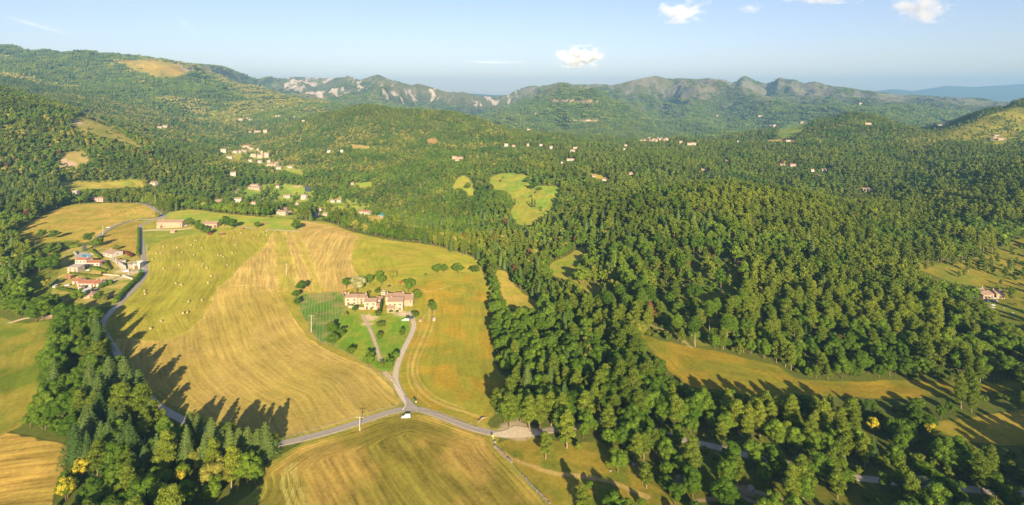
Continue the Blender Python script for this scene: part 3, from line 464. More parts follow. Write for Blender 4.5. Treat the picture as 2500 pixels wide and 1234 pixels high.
# ---------------------------------------------------------------- the ground meshes: one sheet, cut along the field edges
COO = np.stack([GXX, GYY, GZ], -1).reshape(-1, 3).astype(np.float32)
COL = np.concatenate([ALB.reshape(-1, 3), np.ones((NY * NU, 1), np.float32)], 1)
FARW = sstep(2400, 4500, GYY).astype(np.float32).ravel()
ii, jj = np.meshgrid(np.arange(NY - 1), np.arange(NU - 1), indexing='ij'); q0 = (ii * NU + jj).ravel()
QR = REG[:-1, :-1].ravel()
def ground_obj(name, sel):
    q = q0[sel]; Fq = np.stack([q, q + 1, q + NU + 1, q + NU], 1)
    ids, inv = np.unique(Fq, return_inverse=True); inv = inv.reshape(-1)
    me = bpy.data.meshes.new(name); me.vertices.add(len(ids)); me.vertices.foreach_set('co', COO[ids].ravel())
    me.loops.add(len(inv)); me.loops.foreach_set('vertex_index', inv.astype(np.int32))
    me.polygons.add(len(q)); me.polygons.foreach_set('loop_start', np.arange(0, 4 * len(q), 4, dtype=np.int32)); me.polygons.foreach_set('loop_total', np.full(len(q), 4, np.int32))
    me.polygons.foreach_set('use_smooth', np.ones(len(q), bool)); me.update(calc_edges=True)
    a = me.attributes.new('alb', 'FLOAT_COLOR', 'POINT'); a.data.foreach_set('color', COL[ids].ravel())
    for nm, arr in (('row', ROW.ravel()), ('amp', AMP.ravel()), ('far', FARW)):
        a = me.attributes.new(nm, 'FLOAT', 'POINT'); a.data.foreach_set('value', np.ascontiguousarray(arr[ids], np.float32))
    me.materials.append(M_GROUND); o = bpy.data.objects.new(name, me); C.objects.link(o); return o
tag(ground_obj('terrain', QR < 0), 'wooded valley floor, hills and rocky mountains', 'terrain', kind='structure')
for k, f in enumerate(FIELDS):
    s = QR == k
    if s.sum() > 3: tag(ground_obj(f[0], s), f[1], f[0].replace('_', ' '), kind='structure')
# a plain apron under and beside the camera so the land carries on out of view
# ---------------------------------------------------------------- where the buildings stand (keeps the wood off them)
# x, foot y (photo), width px, wall height px, depth m, turn deg, walls, roof, style, label
HOUSES = [
 (413.5,557,61,13.5,11,2,'stone','tile','barn','long stone barn with a tan tiled roof above the bale field'),
 (512,556.5,34,9.5,10,3,'stone','tile','barn','shorter stone barn with chimney and side wing, right of the long barn'),
 (421,569,10,3.5,4,10,'stone','tile','shed','tiny ruined stone hut in the grass below the long barn'),
 (241,493,20,8,9,4,'pink','tile','hip','pink house with an orange hipped roof at the top of the left meadow'),
 (228,489,12,5,7,4,'pink','tile','low','low orange roofed annexe left of the pink house'),
 (181,479,12,13,6,0,'grey','none','tower','windowless grey concrete tower block by the left meadow'),
 # farmhouse group
 (857.5,746,30,19,8,3,'cream','tile','house','left end farmhouse of the farm group, beside the vegetable plot'),
 (882.5,743,21,16,8,3,'cream','tile','house','narrow farmhouse joined to the left end farmhouse'),
 (903.5,756,29,18.5,8,3,'cream','tile','house','plain fronted middle farmhouse left of the cypress'),
 (925.5,745,15,13,7,3,'cream','tile','low','set back wing behind the cypress at the farm'),
 (924,757,12,10,5,3,'stone','tile','low','small tile roofed lean-to left of the cypress'),
 (964.5,760,37,23,9,3,'cream','tile','house','tallest farmhouse with an arcade, right of the cypress'),
 (951,745,19,19,8,3,'cream','tile','house','farmhouse block rising behind the tallest farmhouse on its left'),
 (973,744,25,19,9,3,'cream','tile','house','farmhouse block with a deep roof behind the tallest farmhouse'),
 (995.5,748,24,15,12,3,'stone','tile','barn','right end farm barn with a large sloping roof'),
 (935.5,722,10,8,4,3,'cream','none','low','small white flat roofed outbuilding behind the farm'),
 (840,718,10,4,3,5,'cream','red','shed','little hut with a red roof left of the blossoming tree'),
 (1059.5,784,6.5,5,3,0,'stone','none','shed','pale box hut with a flat top in the golden meadow'),
 (1026,786,5,4,2.5,0,'cream','tile','shed','tiny cream hut just right of the farm drive'),
 # hamlet
 (197,651,28,16,7,-1,'white','red','house','two storey white villa with a red roof in the roadside hamlet'),
 (227.5,651,31,9,8,-1,'white','red','low','long single storey red roofed wing of the white villa'),
 (177,667,26,13,8,-4,'cream','pale','low','cream house with a pale nearly flat roof at the left of the hamlet'),
 (209,700.5,44,8,9,-3,'white','red','low','long white bungalow with a wide red roof at the bottom of the hamlet'),
 (184,694,16,7,8,-3,'white','red','low','left wing of the long white bungalow'),
 (232.5,700,17,7,8,-3,'white','red','low','garage wing at the right end of the long white bungalow'),
 (262,628,34,9,11,-24,'white','tile','barn','turned white barn with a brown tiled roof at the back of the hamlet'),
 (333,657,15,14,8,12,'white','none','tower','roofless tall white walled building beside the lane'),
 (318,655,15,10,7,-12,'grey','none','tower','grey roofless ruin left of the tall white walls'),
 (288,646,12,7,6,-25,'white','tile','low','small orange roofed house at the end of the white yard wall'),
 (191,717,9,3.5,9,-30,'white','white','shed','white roofed open shelter below the bungalow'),
 (194.5,709,8.5,8,3.5,-4,'white','red','low','narrow white hut with a red roof above the white shelter'),
 (215.5,729,22,8,8,5,'stone','tile','hip','stone house with a pyramid roof at the bottom of the hamlet'),
 (165.5,682,12,6,4,0,'wood','red','shed','brown wooden shed left of the long bungalow'),
 (131,703,7,4,3,0,'white','pale','shed','small white shed by the green net'),
 # right-hand farm
 (2414,730,34,10,9,14,'stone','tile','house','long stone farmhouse at the right edge of the pasture'),
 (2443,730,17,11,12,-14,'stone','tile','house','right wing of the long stone farmhouse with a lit gable'),
 (2406,719,18,8,8,14,'stone','tile','low','rear wing of the long stone farmhouse'),
 # valley houses
 (619,464,28,6,12,0,'cream','tile','low','wide low house with a double roof in the valley'),
 (620,457,18,5,8,0,'cream','tile','low','raised middle part of the wide low house'),
 (677,459,7,5,6,0,'white','red','house','small red roofed house left of the pond net field'),
 (700,484,15,6,8,5,'white','tile','low','white cottage under trees in the mid valley'),
 (740.5,488,13,11,8,-8,'white','tile','house','tall white house with a pale roof in the mid valley'),
 (580,495,17,9,9,10,'white','tile','house','white two storey house by the valley lane'),
 (532,494,15,4,8,-5,'stone','tile','low','brown roofed cottage half hidden behind trees'),
 (618,500,10,5,7,10,'white','red','low','small white cottage right of the two storey valley house'),
 (686,526,22,8,9,-3,'cream','tile','house','cream house at the front of the valley hamlet'),
 (692.5,517,13,7,7,0,'white','red','house','red roofed upper part standing behind the front valley house'),
 (705,524,12,5,8,8,'cream','tile','low','hipped annexe right of the front valley house'),
 (812,495,10,5,8,0,'white','tile','low','left white bungalow on the valley terrace'),
 (827,495,10,6,8,0,'white','tile','low','right white bungalow on the valley terrace'),
 (780,516,8,6,6,0,'white','red','house','little white house with a bright red roof'),
 (773,529,11,5,7,0,'cream','tile','low','cream cottage behind the round tree row'),
 (793,527,11,5,7,0,'cream','tile','low','second cream cottage behind the round tree row'),
 (888,524,26,7,10,-16,'white','red','low','long house with an orange roof beyond the pine row'),
 (929,531,14,5,9,-20,'grey','green','shed','turquoise roofed shed beyond the pine row'),
 (569,430,12,8,8,10,'white','tile','house','white house alone below the village'),
 (860,452,6,5,6,0,'cream','tile','low','cream hut at the end of a green strip field'),
 (372,452,14,6,8,-10,'white','tile','low','white house with a brown roof above the lane trees'),
 (725,502,6,6,6,0,'cream','tile','house','small cream house among garden trees'),
 (770,538,0,0,0,0,'','','',''),
 # village on the slope
 (545,373,12,8,9,8,'white','tile','house','tall pale house at the left end of the village'),
 (573,374,9,5,8,-8,'white','red','low','red roofed village house by the paddock'),
 (584,373,7,4,8,0,'white','tile','low','small village house right of the paddock'),
 (594,371,14,4,9,-12,'cream','tile','low','long low village house with an orange roof'),
 (600,361,17,5,9,-10,'cream','red','house','large red roofed house at the top of the village'),
 (612,366,11,5,8,-10,'cream','red','low','lower wing of the large red roofed house'),
 (629,368,5,5,6,0,'cream','tile','low','tiny house above the village church'),
 (618,385,13,8,9,0,'cream','tile','house','village house left of the church'),
 (634,387,14,8,10,-5,'cream','tile','house','village church nave with a pale roof'),
 (639,380,4.5,11,4,0,'cream','tile','tower2','square village church tower'),
 (650,385,11,11,9,5,'cream','tile','house','tall village house right of the church'),
 (610,397,9,6,8,0,'white','tile','house','white house at the bottom left of the village'),
 (633,399,9,6,8,-10,'white','tile','house','bright white house at the bottom of the village'),
 (560,388,12,5,8,0,'white','tile','low','white bungalow below the village paddock'),
 (662,406,24,5,14,-10,'cream','tile','low','wide brown roofed hall below the village'),
 (679,414,13,5,9,0,'white','tile','low','white house in front of the wide village hall'),
 (674,401,9,4,8,0,'white','tile','low','pale house above the wide village hall'),
 (707,411,11,4,8,-10,'white','tile','low','white house by the narrow green paddock'),
 (656,397,7,5,8,0,'white','tile','low','plain village house at its right edge'),
 (587,295,10,5,9,-6,'cream','tile','low','left house of the row high on the slope'),
 (599,293,12,5,9,-6,'cream','tile','low','middle house of the row high on the slope'),
 (611,296,9,5,9,-12,'cream','tile','low','right house of the row high on the slope'),
 (628,325,16,5,10,-8,'cream','tile','low','long pink roofed hillside farm'),
 (647,326,9,8,9,5,'cream','tile','house','tall end of the long hillside farm'),
 (610,324,6,3,7,0,'cream','tile','low','small hut left of the long hillside farm'),
 (679,286,13,4,10,0,'cream','tile','low','farm near the skyline left of the middle hill'),
 (715,288,10,3.5,9,0,'stone','tile','low','brown roofed house near the foot of the middle hill'),
 (740,298,7,4,8,0,'cream','tile','low','cream hut under the middle hill'),
 (389,314,12,4.5,9,-6,'cream','tile','low','left house of the pair high on the left slope'),
 (402,313,11,5.5,9,6,'cream','tile','house','right house of the pair high on the left slope'),
 (802.5,374,8,5.5,7,8,'white','white','low','bright white house on the middle hillside'),
 (834,373,7,6,7,0,'white','pale','low','second white house on the middle hillside'),
 (1109,389,11,6,8,0,'cream','tile','house','left house of the farm on the middle hillside'),
 (1122,389,17,4,9,0,'stone','tile','low','long roofed house of the farm on the middle hillside'),
 (1116,394,9,4,8,-10,'cream','tile','low','lower house of the farm on the middle hillside'),
 (1236,358,9,6,8,0,'white','tile','house','white house where the middle hill meets the plain'),
 (1254,359,8,3.5,8,15,'stone','tile','low','slanting roofed cottage right of the plain edge house'),
 (1289,358,6,6,7,0,'stone','tile','house','grey cottage among the central woods'),
 (1321,357,8,4,8,0,'white','tile','low','low white house among the central woods'),
 (1346,365,8,7,7,0,'white','red','house','tall white house with a red roof in the central woods'),
 (1405,364,11,4,8,0,'cream','tile','low','upper house of the pair in the central woods'),
 (1398,372,11,5,8,0,'white','tile','low','lower white house of the pair in the central woods'),
 (1393,393,18,4,9,0,'white','tile','low','long white bungalow in the central woods'),
 (1372,400,5,3.5,6,0,'white','pale','low','tiny white hut near the long white bungalow'),
 (1528,358,7,4,8,0,'white','tile','low','white house below the rock village'),
 (1526,367,8,4,8,0,'cream','tile','low','cream house below the rock village'),
 (1540,427,9,4,8,0,'stone','tile','low','stone hut in the woods above the right forest'),
 (1450,433,9,3.5,8,5,'stone','tile','low','left house on the hillside lawn'),
 (1475,442,9,4.5,8,-10,'white','red','low','right red roofed house on the hillside lawn'),
 (1290,319,8,3.5,10,0,'cream','red','low','red roofed farm beyond the middle hill shoulder'),
 (1663,350,8,4.5,9,-12,'cream','tile','low','lone house right of the rock village'),
 (1684,355,12,4.5,10,0,'cream','tile','low','left half of the wide farm right of the rock village'),
 (1695,355,11,5,10,0,'cream','tile','low','right half of the wide farm right of the rock village'),
 (1437,296,14,3,12,0,'cream','tile','low','terrace farm high across the valley'),
 (1403,297,8,2.5,10,0,'white','tile','low','pale farm high across the valley, left of the terrace farm'),
 (1310,279,9,3,10,0,'cream','tile','low','farm highest across the valley'),
 (1802,348,5,3,7,0,'white','tile','low','white hut in the wide wood'),
 (1937,407,14,5,9,-6,'white','red','low','white house with a red roof beside the far lane'),
 (1911,405,12,3,8,0,'cream','tile','low','cream house left of the red roofed far lane house'),
 (1985,420,9,5,8,0,'white','tile','house','white house between the far lane and the wood'),
 (2013,419,11,4.5,8,0,'white','tile','low','wide white house between the far lane and the wood'),
 (2002,432,6,3,6,0,'cream','pale','low','tiny hut below the two white far lane houses'),
 (2118,468,23,6,10,8,'cream','tile','low','cream villa with a broad roof alone in the right hand wood'),
 (1775,397,7,4,7,0,'cream','tile','low','hut by the small clearing in the right centre'),
 (1719,418,13,3.5,8,0,'cream','tile','low','red roofed house half hidden in the right centre wood'),
 (1960,301,11,3,9,0,'stone','tile','low','brown house on the shoulder of the far right hill'),
 (2120,305,14,4,9,-8,'cream','tile','low','white house high on the far right hill'),
 (1926,346,13,3,9,0,'white','tile','low','white building on the narrow tan field'),
 (2296,309,9,4,9,0,'stone','red','low','left cottage on the saddle of the right hill'),
 (2311,306,9,4.5,9,8,'cream','tile','low','right cottage on the saddle of the right hill'),
 (2430,341,13,5,9,20,'stone','tile','house','left stone farm on the terraced meadow'),
 (2446,343,14,4.5,9,-20,'cream','tile','low','right stone farm on the terraced meadow'),
 (2435,333,13,2.5,8,0,'grey','pale','low','grey roofed shed above the terraced meadow farms'),
 (1858,285,14,2.5,12,0,'cream','tile','low','row of pale houses low on the far mountain'),
 (1892,309,8,4,9,0,'cream','tile','low','pale house above the near right hill'),
 (1882,309,7,3,9,0,'cream','tile','low','small companion of the pale house above the near right hill'),
 (1751,285,5,3,9,0,'white','tile','low','white dot of a house low on the far mountain'),
 (2102,255,8,3,9,0,'cream','tile','low','highest house on the far right mountain flank'),
 (2229,298,8,3,9,0,'white','pale','low','white hangar in the far right valley'),
 (2218,297,5,3,9,0,'white','pale','low','smaller white hangar in the far right valley'),
]
ORD0 = ['first','second','third','fourth','fifth','sixth','seventh','eighth','ninth','tenth','eleventh','twelfth','thirteenth','fourteenth','fifteenth']
rv = random.Random(4)
for i in range(15):
    x = 1566 + i * 4.5 + rv.uniform(-1.5, 1.5); HOUSES.append((x, 346.5 - rv.uniform(0, 6) - max(0, (x - 1600) * .05), rv.uniform(5, 8), rv.uniform(3, 5.5), 9, rv.uniform(-20, 20), rv.choice(['cream', 'stone', 'cream']), 'tile', 'house' if i % 3 else 'low', ORD0[i] + ' pale house from the left in the rock village across the valley'))
HOUSES = [h for h in HOUSES if h[2] > 0]
def near_h(h): return wp(h[0], h[1], ymin=200)
HPOS = []
for h in HOUSES:
    X, Y, Z = near_h(h); HPOS.append((X, Y, Z)); w = h[2] * Y / F
    r = w * .5 + 5; u0, u1 = (X - r - 4) / Y - .004, (X + r + 4) / Y + .004; j0, j1 = np.searchsorted(GU, [u0, u1])
    fr = min(60, 10 + Y * .028); i0, i1 = np.searchsorted(GY, [Y - fr - 4, Y + h[4] + 8])
    sX, sY = GXX[i0:i1, j0:j1], GYY[i0:i1, j0:j1]
    m = (np.abs(sX / sY * Y - X) < r) & (sY > Y - fr) & (sY < Y + h[4] + 5)
    DENS[i0:i1, j0:j1] = np.where(m, 0, DENS[i0:i1, j0:j1])
# ---------------------------------------------------------------- foliage
def leaf_mat(name, c1, c2, rnd=.16, hue=None, trans=.32, accent=None, acc_amt=0.0, acc_fix=False):
    t = NT(name); oi = t.n('ShaderNodeObjectInfo'); g = t.n('ShaderNodeNewGeometry')
    r2 = g.outputs['Random Per Island']
    f = t.math('ADD', t.math('MULTIPLY', oi.outputs['Random'], .75), t.math('MULTIPLY', r2, .25))
    c = t.mix(f, c1, c2)
    ln = t.n('ShaderNodeTexNoise', i_Vector=oi.outputs['Location'], i_Scale=.011, i_Detail=3.0, i_Roughness=.7)
    c = t.mix(t.math('MULTIPLY', t.math('SUBTRACT', ln.outputs[0], .50), 4.0), c, tuple(min(.8, q * w) for q, w in zip(c2, (1.30, 1.18, 1.0))))
    t.t.nodes[-1].clamp_factor = True
    c = t.mix(t.math('MULTIPLY', t.math('SUBTRACT', .50, ln.outputs[0]), 3.5), c, tuple(q * .72 for q in c1))
    t.t.nodes[-1].clamp_factor = True
    if accent is not None:
        tc = t.n('ShaderNodeTexCoord'); nz = t.n('ShaderNodeTexNoise', i_Vector=tc.outputs['Object'], i_Scale=.55, i_Detail=1.0)
        s = t.math('GREATER_THAN', t.math('ADD', nz.outputs[0], t.math('MULTIPLY', r2, .25)), .68 - acc_amt * .3)
        c = t.mix(t.math('MULTIPLY', s, t.math('MULTIPLY_ADD', oi.outputs['Random'], .8)), c, accent)
        for n in t.t.nodes:
            if n.bl_idname == 'ShaderNodeMath' and n.operation == 'MULTIPLY_ADD': n.inputs[2].default_value = 1.0 if acc_fix else .2
    k = t.math('MULTIPLY_ADD', r2, .7); t.t.nodes[-1].inputs[2].default_value = .65
    mul = t.n('ShaderNodeVectorMath', operation='SCALE'); t.t.links.new(c, mul.inputs[0]); t.t.links.new(k, mul.inputs[3])
    d = t.n('ShaderNodeBsdfDiffuse', i_Color=mul.outputs[0]); tr = t.n('ShaderNodeBsdfTranslucent', i_Color=mul.outputs[0])
    mx = t.n('ShaderNodeMixShader', i_0=trans, i_1=d.outputs[0], i_2=tr.outputs[0])
    return t.done(mx.outputs[0])
LM = {
 'pine': leaf_mat('pine_needles', (0.139,0.208,0.023), (0.261,0.328,0.040)),
 'fir': leaf_mat('fir_needles', (0.096,0.184,0.046), (0.211,0.289,0.075)),
 'oak': leaf_mat('oak_leaves', (0.090,0.185,0.018), (0.203,0.305,0.033)),
 'chestnut': leaf_mat('chestnut_leaves', (0.148,0.223,0.027), (0.289,0.315,0.042), accent=(.44,.40,.085), acc_amt=.6),
 'bush': leaf_mat('bush_leaves', (0.106,0.185,0.022), (0.241,0.293,0.038)),
 'poplar': leaf_mat('poplar_leaves', (.10,.16,.04), (.16,.21,.06)),
 'cypress': leaf_mat('cypress_leaves', (.06,.12,.018), (.09,.15,.025)),
 'dead': leaf_mat('dead_needles', (.24,.11,.045), (.33,.17,.07)),
 'white': leaf_mat('blossom_leaves', (.36,.38,.14), (.68,.64,.34)),
 'yellow': leaf_mat('yellow_blossom', (.10,.15,.02), (.18,.20,.03), accent=(.66,.56,.05), acc_amt=.42, acc_fix=True),
 'blue': leaf_mat('blue_spruce_needles', (.13,.19,.15), (.20,.26,.20)),
 'silver': leaf_mat('silver_leaves', (.16,.22,.10), (.24,.29,.14)),
 'red': leaf_mat('purple_leaves', (.16,.05,.035), (.24,.08,.05)),
}
BARK = simple('bark', (.20,.14,.09), .3, 3, .9, .2); BARKP = simple('pale_bark', (.34,.26,.18), .25, 3, .9, .2)
def mesh_q(name, V, Fs, mat):
    me = bpy.data.meshes.new(name); me.from_pydata(V if isinstance(V, list) else V.tolist(), [], Fs if isinstance(Fs, list) else Fs.tolist()); me.materials.append(mat); me.update(); return me
def quads(P, Nn, size, r):
    """one small leaf spray (a bent kite) at each point P, facing about Nn"""
    n = len(P); Nn = Nn + r.normal(0, .45, (n, 3)); Nn /= np.linalg.norm(Nn, axis=1)[:, None]
    a = r.normal(0, 1, (n, 3)); U = np.cross(Nn, a); U /= np.linalg.norm(U, axis=1)[:, None] + 1e-9; W = np.cross(Nn, U)
    s = (size * r.uniform(.55, 1.3, n))[:, None] * .5; t = s * r.uniform(.55, 1.0, (n, 1))
    V = np.stack([P - U * s, P - W * t + Nn * s * .18, P + U * s, P + W * t + Nn * s * .18], 1).reshape(-1, 3)
    return V, (np.arange(n)[:, None] * 4 + np.arange(4)[None])
def blob_pts(blobs, n, r, shell=.72, top=True):
    w = np.array([b[3] * b[4] for b in blobs]); w = w / w.sum(); k = r.choice(len(blobs), n, p=w); B = np.array(blobs)[k]
    d = r.normal(0, 1, (n, 3)); d[:, 2] = np.where(r.random(n) < .35, np.abs(d[:, 2]), d[:, 2]) if top else d[:, 2]
    d /= np.linalg.norm(d, axis=1)[:, None]; rad = r.uniform(shell, 1.05, n)[:, None]
    R = np.stack([B[:, 3], B[:, 3], B[:, 4]], 1); P = B[:, :3] + d * R * rad
    Nn = d / R; Nn /= np.linalg.norm(Nn, axis=1)[:, None]; return P, Nn
ICO_V = None
def ico():
    global ICO_V
    if ICO_V is None:
        b = bmesh.new(); bmesh.ops.create_icosphere(b, subdivisions=2, radius=1.0); b.verts.ensure_lookup_table()
        v = np.array([x.co[:] for x in b.verts]); f = np.array([[q.index for q in x.verts] for x in b.faces]); b.free(); ICO_V = (v, f)
    return ICO_V
def cores(blobs, k, r):
    v, f = ico(); V = []; Fc = []
    for b in blobs:
        nz = 1 + r.uniform(-.18, .18, len(v))[:, None]
        V.append(v * nz * np.array([b[3], b[3], b[4]]) * k + np.array(b[:3])); Fc.append(f + len(v) * (len(V) - 1))
    return np.concatenate(V), np.concatenate(Fc)
def tube(path, rad, sides=6):
    P = np.array(path, float); n = len(P); V = []; Fs = []
    for i in range(n):
        t = P[min(i + 1, n - 1)] - P[max(i - 1, 0)]; t /= np.linalg.norm(t) + 1e-9
        a = np.cross(t, [0.3, 1, 0.1]); a /= np.linalg.norm(a); b = np.cross(t, a)
        for k in range(sides):
            w = 2 * math.pi * k / sides; V.append(P[i] + rad[i] * (math.cos(w) * a + math.sin(w) * b))
    for i in range(n - 1):
        for k in range(sides): Fs.append((i * sides + k, i * sides + (k + 1) % sides, (i + 1) * sides + (k + 1) % sides, (i + 1) * sides + k))
    return V, Fs
def join(parts):
    V = []; Fs = []; o = 0
    for v, f in parts:
        v = list(map(tuple, v)); V += v; Fs += [tuple(int(q) + o for q in x) for x in f]; o += len(v)
    return V, Fs
def make_tree(kind, seed, lod=0, mat=None):
    """unit-height tree: returns (trunk mesh or None, crown mesh). lod 0 near, 1 middle, 2 far"""
    r = np.random.default_rng(seed * 31 + 5); mat = mat or LM[kind if kind in LM else 'oak']; H = 14.0
    nl = {0: 4600, 1: 800, 2: 150}[lod]; sz = {0: .52, 1: 1.1, 2: 2.5}[lod]; parts = []; tp = []; ct = 0
    if kind in ('pine', 'dead', 'tallpine'):
        tall = kind == 'tallpine'; z0 = .52 if tall else .24; wid = .17 if tall else .195
        lean = r.uniform(-.35, .35, 2); tp.append(tube([(lean[0] * (z / H)**2, lean[1] * (z / H)**2, z) for z in np.linspace(-.5, H * .96, 7)], np.linspace(.26, .03, 7)))
        blobs = []; nb = 26 if lod == 0 else (17 if lod == 1 else 8)
        for i in range(nb):
            f = (i + r.uniform(0, 1)) / nb; z = H * (z0 + (1 - z0) * f ** .85); prof = (1 - f) ** .62 * (.35 + .65 * min(1, f * 3.2)) + .06
            a = i * 2.399 + r.uniform(-.5, .5); d = H * wid * prof * r.uniform(.45, 1.08); br = H * (.052 + .055 * prof) * r.uniform(.8, 1.3)
            x, y = lean * f + np.array([math.cos(a), math.sin(a)]) * d; blobs.append((x, y, z + d * .10, br * 1.15, br * .62))
            if lod == 0: tp.append(tube([(lean[0] * f, lean[1] * f, z - .5), (x * .55, y * .55, z - .25), (x, y, z)], [.07, .05, .02], 4))
        P, Nn = blob_pts(blobs, nl, r, .5); Nn = Nn * .7 + np.array([0, 0, .5]); parts.append(quads(P, Nn, sz * .85, r)); parts.append(cores(blobs, .62, r))
    elif kind in ('fir', 'blue'):
        tp.append(tube([(0, 0, z) for z in np.linspace(-.5, H * .98, 5)], np.linspace(.25, .02, 5)))
        n = nl; lay = {0: 13, 1: 9, 2: 6}[lod]; li = r.integers(0, lay, n) if lod < 2 else r.integers(0, lay, n)
        f = r.random(n) ** .75; nbr = 9
        la = (li + .5) / lay; top = 1 - la; a = (r.integers(0, nbr, n) * 2 * math.pi / nbr) + li * .7 + r.normal(0, .17, n)
        R = H * .225 * (top ** .78 + .05) * (1 + .22 * np.sin(li * 12.9 + a * 3)); rad = R * (.15 + .9 * f)
        z = H * (.10 + .87 * la) + H * .055 - rad * .42 + r.normal(0, .10, n)
        P = np.stack([np.cos(a) * rad, np.sin(a) * rad, z], 1); Nn = np.stack([np.cos(a) * .55, np.sin(a) * .55, np.full(n, .8)], 1)
        parts.append(quads(P, Nn, sz * .8, r))
        v, fc = [], []
        K = 9; rings = [(H * .12, H * .13), (H * .3, H * .115), (H * .5, H * .085), (H * .7, H * .05), (H * .95, .02)]
        for z_, q in rings:
            for k in range(K): v.append((math.cos(k * 2 * math.pi / K) * q * (1 + .25 * (k % 2)), math.sin(k * 2 * math.pi / K) * q * (1 + .25 * (k % 2)), z_))
        for i in range(len(rings) - 1):
            for k in range(K): fc.append((i * K + k, i * K + (k + 1) % K, (i + 1) * K + (k + 1) % K, (i + 1) * K + k))
        parts.append((v, fc))
    elif kind in ('poplar', 'cypress'):
        tp.append(tube([(0, 0, z) for z in np.linspace(-.3, H * .5, 3)], [.25, .2, .1]))
        blobs = [(r.uniform(-.2, .2), r.uniform(-.2, .2), H * z, H * .085 * s, H * .11) for z, s in ((.16, .75), (.28, 1), (.42, 1.08), (.56, 1.02), (.7, .86), (.82, .6), (.92, .34))]
        P, Nn = blob_pts(blobs, nl * 2 // 3, r, .75); parts.append(quads(P, Nn, sz * .7, r)); parts.append(cores(blobs, .75, r))
    else:                                              # round broadleaf crowns and bushes
        bush = kind == 'bush'; z0 = .10 if bush else .22; R = H * (.46 if bush else .36) * r.uniform(.9, 1.1)
        nb = {0: 30, 1: 14, 2: 6}[lod]; blobs = [(0, 0, H * .55, R * .58, H * .28)]
        for i in range(nb):
            d = r.normal(0, 1, 3); d /= np.linalg.norm(d); d[2] = d[2] * .9 + .12; q = r.uniform(.52, .80)
            br = R * r.uniform(.24, .42) * (1.25 if lod == 2 else 1); blobs.append((d[0] * R * q, d[1] * R * q, H * (.46 + z0 * .4) + d[2] * H * .40 * q * (1.1 if d[2] > 0 else 1.0), br, br * .85))
        P, Nn = blob_pts(blobs[1:], nl, r, .72); parts.append(quads(P, Nn, sz, r)); parts.append(cores(blobs, .74, r))
        if not bush:
            tp.append(tube([(0, 0, -.5), (.1, 0, H * .2), (0, .1, H * .5)], [.34, .26, .14]))
            for k in range(4):
                a = k * 1.57 + r.uniform(-.4, .4); tp.append(tube([(0, 0, H * .2), (math.cos(a) * R * .3, math.sin(a) * R * .3, H * .38), (math.cos(a) * R * .6, math.sin(a) * R * .6, H * .55)], [.14, .1, .04], 4))
    V, Fs = join(parts); V = (np.array(V) / H); tv, tf = join(tp) if tp else ([], [])
    crown = mesh_q(kind + '_crown', V, Fs, mat)
    trunk = mesh_q(kind + '_trunk', (np.array(tv) / H), tf, BARKP if kind in ('tallpine', 'pine') else BARK) if tp else None
    if lod == 0: crown['blobs'] = len(parts)
    return trunk, crown
def joined(kind, seed, lod, mat=None):                 # trunk and crown in one mesh, for the far mass of the wood
    t, c = make_tree(kind, seed, lod, mat)
    if t is None or lod == 2: return c
    V = [v.co[:] for v in c.vertices] + [v.co[:] for v in t.vertices]; nf = len(c.polygons); o = len(c.vertices)
    Fs = [tuple(p.vertices) for p in c.polygons] + [tuple(q + o for q in p.vertices) for p in t.polygons]
    me = bpy.data.meshes.new(kind); me.from_pydata(V, [], Fs); me.materials.append(c.materials[0]); me.materials.append(t.materials[0])
    mi = np.zeros(len(Fs), np.int32); mi[nf:] = 1; me.polygons.foreach_set('material_index', mi); me.update(); return me
KINDS = ['pine', 'fir', 'oak', 'chestnut', 'bush', 'dead', 'tallpine', 'silver']
NEAR = {k: [make_tree(k, s, 0) for s in range(1, n + 1)] for k, n in (('pine', 4), ('fir', 3), ('oak', 4), ('chestnut', 2), ('bush', 2), ('dead', 1), ('tallpine', 3), ('silver', 1), ('poplar', 1), ('cypress', 1), ('white', 1), ('yellow', 1), ('blue', 1), ('red', 1))}

# ---------------------------------------------------------------- where trees stand
DX = 1.0
def dens_at(X, Y):
    u = X / Y; j = np.clip(np.searchsorted(GU, u), 0, NU - 1); i = np.clip(np.searchsorted(GY, Y), 0, NY - 1); return DENS[i, j]
def scatter(y0, y1, sp, seed):
    r = np.random.default_rng(seed); out = []
    m = 1.02; X0 = -m * y1 ; nx = int(2 * m * y1 / sp); ny = int((y1 - y0) / sp)
    gx, gy = np.meshgrid(np.arange(nx), np.arange(ny)); X = X0 + (gx + r.random(gx.shape)) * sp; Y = y0 + (gy + r.random(gy.shape)) * sp
    X = X.ravel(); Y = Y.ravel(); k = np.abs(X) < .97 * Y + 30; X, Y = X[k], Y[k]
    gap = 1 - .55 * sstep(.56, .70, fbm(X, Y, 38, 3, 733)); k = (r.random(len(X)) < dens_at(X, Y) * gap) & ~((Y < 226) & (X / Y > -.42) & (X / Y < .12)); return X[k], Y[k], r
